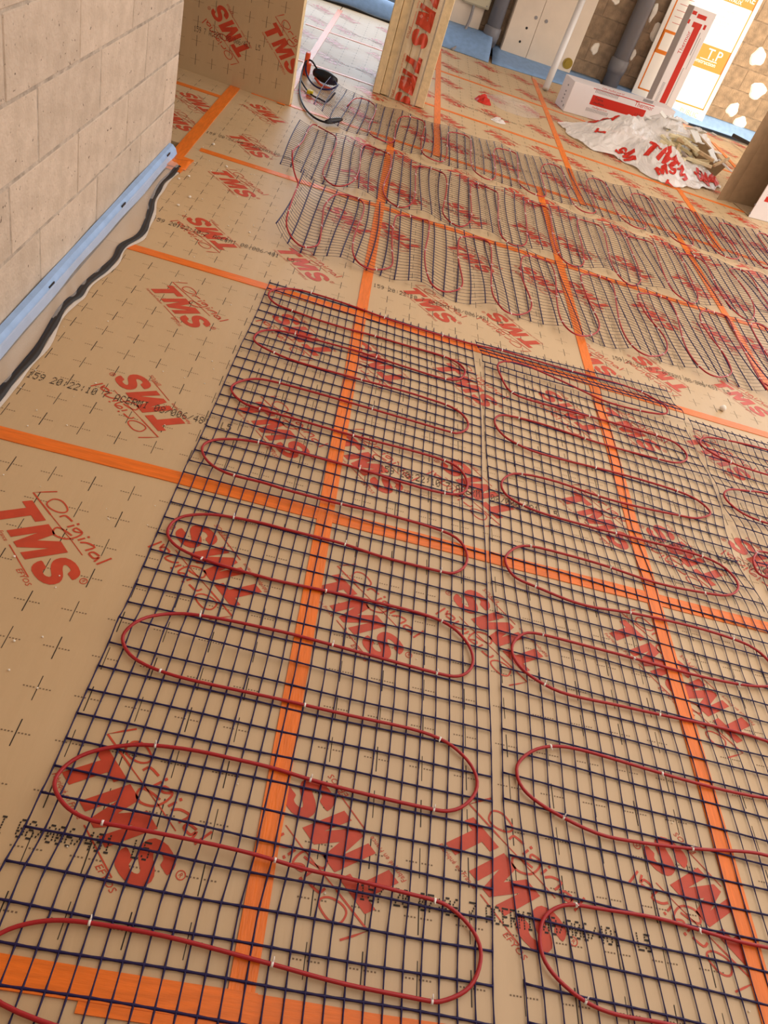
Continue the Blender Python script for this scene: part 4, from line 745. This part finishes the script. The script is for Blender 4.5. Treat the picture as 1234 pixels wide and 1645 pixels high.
def bag_print(mx, my, ang, sc, which=(0,1,2)):
    c, s = math.cos(ang), math.sin(ang)
    for k in which:
        q = (LT, LM, LS)[k]; vs = []
        for u, v in q:
            u = (u+92)*sc/1000; v = (v-59)*sc/1000; vs.append(bm.verts.new((mx+u*c-v*s, my+u*s+v*c, 0)))
        try: bm.faces.new(vs)
        except ValueError: pass
for a in ((3.02,4.93,-.45,1.5,(0,1)),(3.30,5.02,.2,1.4,(2,)),(3.44,5.10,.5,1.1,(1,2)),(2.96,4.78,.5,1.0,(1,2)),(3.16,4.86,-.4,1.0,(0,1)),(3.06,4.74,1.2,.8,(0,)),(2.72,4.97,-1.3,1.0,(1,)),(2.60,5.70,.9,1.2,(0,1)),(2.36,5.50,.3,1.3,(2,)),(2.62,5.58,2.4,1.3,(2,1)),(2.52,5.30,1.2,1.0,(0,)),(3.22,5.08,-.2,1.5,(2,)),(3.58,5.22,1.1,1.1,(0,1)),(3.50,5.10,.7,.9,(2,)),(2.60,5.10,-.8,.9,(2,))): bag_print(*a)
bmesh.ops.triangulate(bm, faces=bm.faces[:])
for _ in range(2): bmesh.ops.subdivide_edges(bm, edges=[e for e in bm.edges if e.calc_length() > .02], cuts=1); bmesh.ops.triangulate(bm, faces=bm.faces[:])
for v in bm.verts: v.co.z = bag_h(v.co.x, v.co.y)+.006
mb = MB(); mb.bm(bm); mb.obj('red_lettering', BOXR, T)
# what lies in it
def offcut(kind, x, y, z, rz, rx, L, w, h, m, label, group, cat='offcut'):
    b = MB(); b.bevbox((-L/2,-w/2,-h/2), (L/2,w/2,h/2), min(w, h)*.12); o = b.obj(kind, m); o.location = (x, y, z); o.rotation_euler = (rx*.5, rx, rz); return tag(o, label, cat, group)
rr = random.Random(3)
for i in range(26):
    an = rr.uniform(0, 6.28); d = rr.uniform(0, .24); offcut('foam_offcut', 3.22+d*math.cos(an)*1.1, 5.40+d*math.sin(an), .075+.006*i, rr.uniform(0,3.1), rr.uniform(-.35,.35), rr.uniform(.12,.26), rr.uniform(.016,.032), rr.uniform(.014,.026), OFFCUT, 'thin yellow foam offcut among others in the film bag', 'yellow foam offcuts in the film bag')
for i in range(30):
    an = rr.uniform(0, 6.28); d = rr.uniform(.05, .3); offcut('white_scrap', 3.26+d*math.cos(an)*1.2, 5.50+d*math.sin(an), .12+.007*i, rr.uniform(0,3.1), rr.uniform(-.6,.6), rr.uniform(.06,.15), rr.uniform(.03,.07), .008, SIGNW, 'small white scrap among others in the film bag', 'white scraps in the film bag')
offcut('carton_piece', 3.52, 5.50, .12, -.45, .35, .36, .03, .17, KRAFT, 'brown cardboard piece with pale edge lying in the film bag', None)
offcut('carton_piece', 3.46, 5.62, .19, -.45, .6, .22, .14, .012, FOAM, 'cream board piece lying on the cardboard in the film bag', None)
offcut('wood_stick', 3.33, 5.30, .19, -.42, .12, .36, .03, .025, WOOD, 'longest pale wooden stick across the film bag', None, 'stick')
offcut('wood_stick', 3.58, 5.28, .17, .85, -.2, .26, .02, .02, WOOD, 'pale stick poking up at the right end of the film bag', None, 'stick')
offcut('wood_stick', 3.16, 5.22, .15, 1.3, -.25, .22, .022, .02, WOOD, 'short stick standing in the dark middle of the film bag', None, 'stick')
offcut('white_angle', 3.66, 5.36, .14, .5, .3, .20, .05, .012, WHITEP, 'white plastic angle piece at the right rim of the film bag', None, 'angle piece')
def tuft(name, c, r, h, m, label, cat, n=40, seed=1, parent=None):
    rg = random.Random(seed); b = MB(); rows_ = []
    for i in range(25):
        an = 2*math.pi*(i % 24)/24; row = []
        for k in range(9):
            f = k/8; rad = r*f*(1+.25*noise.noise(Vector((math.cos(an)*1.7, math.sin(an)*1.7, seed*3.1)))); x, y = rad*math.cos(an), rad*math.sin(an)
            row.append((x, y, .002+h*(1-f**2)*(.45+.55*ridge(Vector((x, y, seed)), 1.6/r)*1.0)*1.0))
        rows_.append(row)
    o = sheet(name, rows_, m, parent, False); o.location = c; return tag(o, label, cat)
tuft('crumpled_film', (3.14, 5.66, .13), .28, .20, FILMW, 'crumpled white film heaped at the back of the bag', 'crumpled film', seed=4)
tuft('crumpled_film', (3.45, 5.72, .15), .19, .14, FILMW, 'small crumpled white film behind the cardboard piece in the bag', 'crumpled film', seed=8)
tuft('film_scrap', (1.78, 5.55, .0), .26, .055, FILM, 'crumpled clear film scrap alone on the floor by the foam bundle', 'film scrap', seed=2)
tuft('film_scrap', (1.60, 4.86, .0), .06, .03, FILMW, 'tiny white film scrap on the floor beyond the far heating mat', 'film scrap', seed=5)
tuft('film_scrap', (1.49, 5.33, .0), .075, .06, BOXR, 'small crumpled red-printed film scrap on the floor', 'film scrap', seed=6)
tuft('blue_scrap', (3.62, 6.15, .0), .13, .16, BLUE, 'pale blue foam scrap behind the film bag', 'foam scrap', seed=7)
# black flashing bar lying on the blue strip
b = MB(); b.tube([(4.35,7.20,.10),(4.62,7.0,.09),(4.66,6.6,.03)], .018, 6); tag(b.obj('black_bar', BTAPE), 'black bent bar on the blue strip behind the film bag', 'bar')

# ------------------------------------------------------------------ connection leads at the far mat
T = empty('connection_lead', (.46, 3.47, 0)); tag(T, 'black connection lead looping from the far heating mat to a taped coil', 'cable')
def lead(name, P, r, m, k=8):
    P = catmull([(x-.46, y-3.47, z) for x, y, z in P], 6); b = MB(); b.tube(P, r, k); return b.obj(name, m, T, True)
lead('lead', [(.43,3.40,.03),(.40,3.33,.022),(.325,3.36,.014),(.25,3.47,.012),(.185,3.66,.012),(.14,3.9,.02),(.11,4.2,.05),(.115,4.30,.09),(.15,4.30,.10),(.20,4.27,.07),(.25,4.24,.045)], .0062, BLACK)
def spindle(name, p0, p1, r, m, n=9):
    p0 = Vector(p0)-Vector((.46,3.47,0)); p1 = Vector(p1)-Vector((.46,3.47,0)); P = []; R = []
    for i in range(n): f = i/(n-1); P.append(p0+(p1-p0)*f); R.append(r*(.45+.55*math.sin(math.pi*min(1, max(0, .08+.84*f)))))
    b = MB(); b.tube(P, R, 12); return b.obj(name, m, T, True)
spindle('connector', (.385,3.33,.022), (.47,3.45,.032), .017, BLACK)
spindle('taped_coil', (.185,4.29,.045), (.345,4.20,.048), .042, BLACK)
lead('blue_lead', [(.34,4.19,.05),(.365,4.10,.05),(.33,4.02,.035),(.26,4.02,.02),(.19,4.10,.02),(.135,4.22,.04),(.115,4.30,.07)], .006, NET)
lead('thin_lead', [(.12,4.05,.03),(.17,3.95,.015),(.23,3.84,.012),(.30,3.80,.012),(.34,3.80,.012),(.37,3.95,.04)], .0055, BLACK)
lead('red_lead', [(.20,4.24,.02),(.26,4.13,.015),(.34,4.10,.02)], .008, REDW)
b = MB(); b.bevbox((.195-.46,3.845-3.47,.006), (.235-.46,3.885-3.47,.03), .004); b.obj('yellow_label', YELLOW, T)
b = MB(); b.bevbox((.10-.46,4.30-3.47,.0), (.13-.46,4.36-3.47,.14), .006); b.bevbox((.12-.46,4.28-3.47,.0), (.15-.46,4.33-3.47,.085), .006); b.obj('orange_sleeve', REDW, T)
# crumbs
b = MB(); rg = random.Random(11)
def crumb(x, y, r):
    bm = bmesh.new(); bmesh.ops.create_icosphere(bm, subdivisions=1, radius=r)
    for v in bm.verts: v.co *= rg.uniform(.7, 1.2); v.co.z = v.co.z*.7+r*.5
    b.bm(bm, 0, Matrix.Translation((x, y, .001)))
for i in range(90): crumb(rg.uniform(-.15, .45), rg.uniform(-.9, 2.4), rg.uniform(.0012, .0032))
for x, y, r in ((-.03,1.70,.008),(-.09,1.92,.007),(-.12,1.86,.006),(.02,1.72,.004),(-.05,1.58,.007),(.27,1.53,.005),(-.09,2.42,.009),(.03,2.18,.007)): crumb(x, y, r)
for i in range(60): crumb(rg.uniform(.4, 2.4), rg.uniform(-1.4, 1.4), rg.uniform(.001, .0022))
o = b.obj('plaster_crumbs', PLASTER); o['kind'] = 'stuff'; tag(o, 'white plaster crumbs scattered over the floor panels', 'crumbs')
bm = bmesh.new(); bmesh.ops.create_icosphere(bm, subdivisions=2, radius=.014)
for v in bm.verts: v.co *= rg.uniform(.85, 1.1)
b = MB(); b.bm(bm); o = b.obj('foam_ball', PLASTER, None, True); o.location = (2.43, 1.20, .0125); tag(o, 'small white foam lump on the bare floor gap at right', 'foam lump')
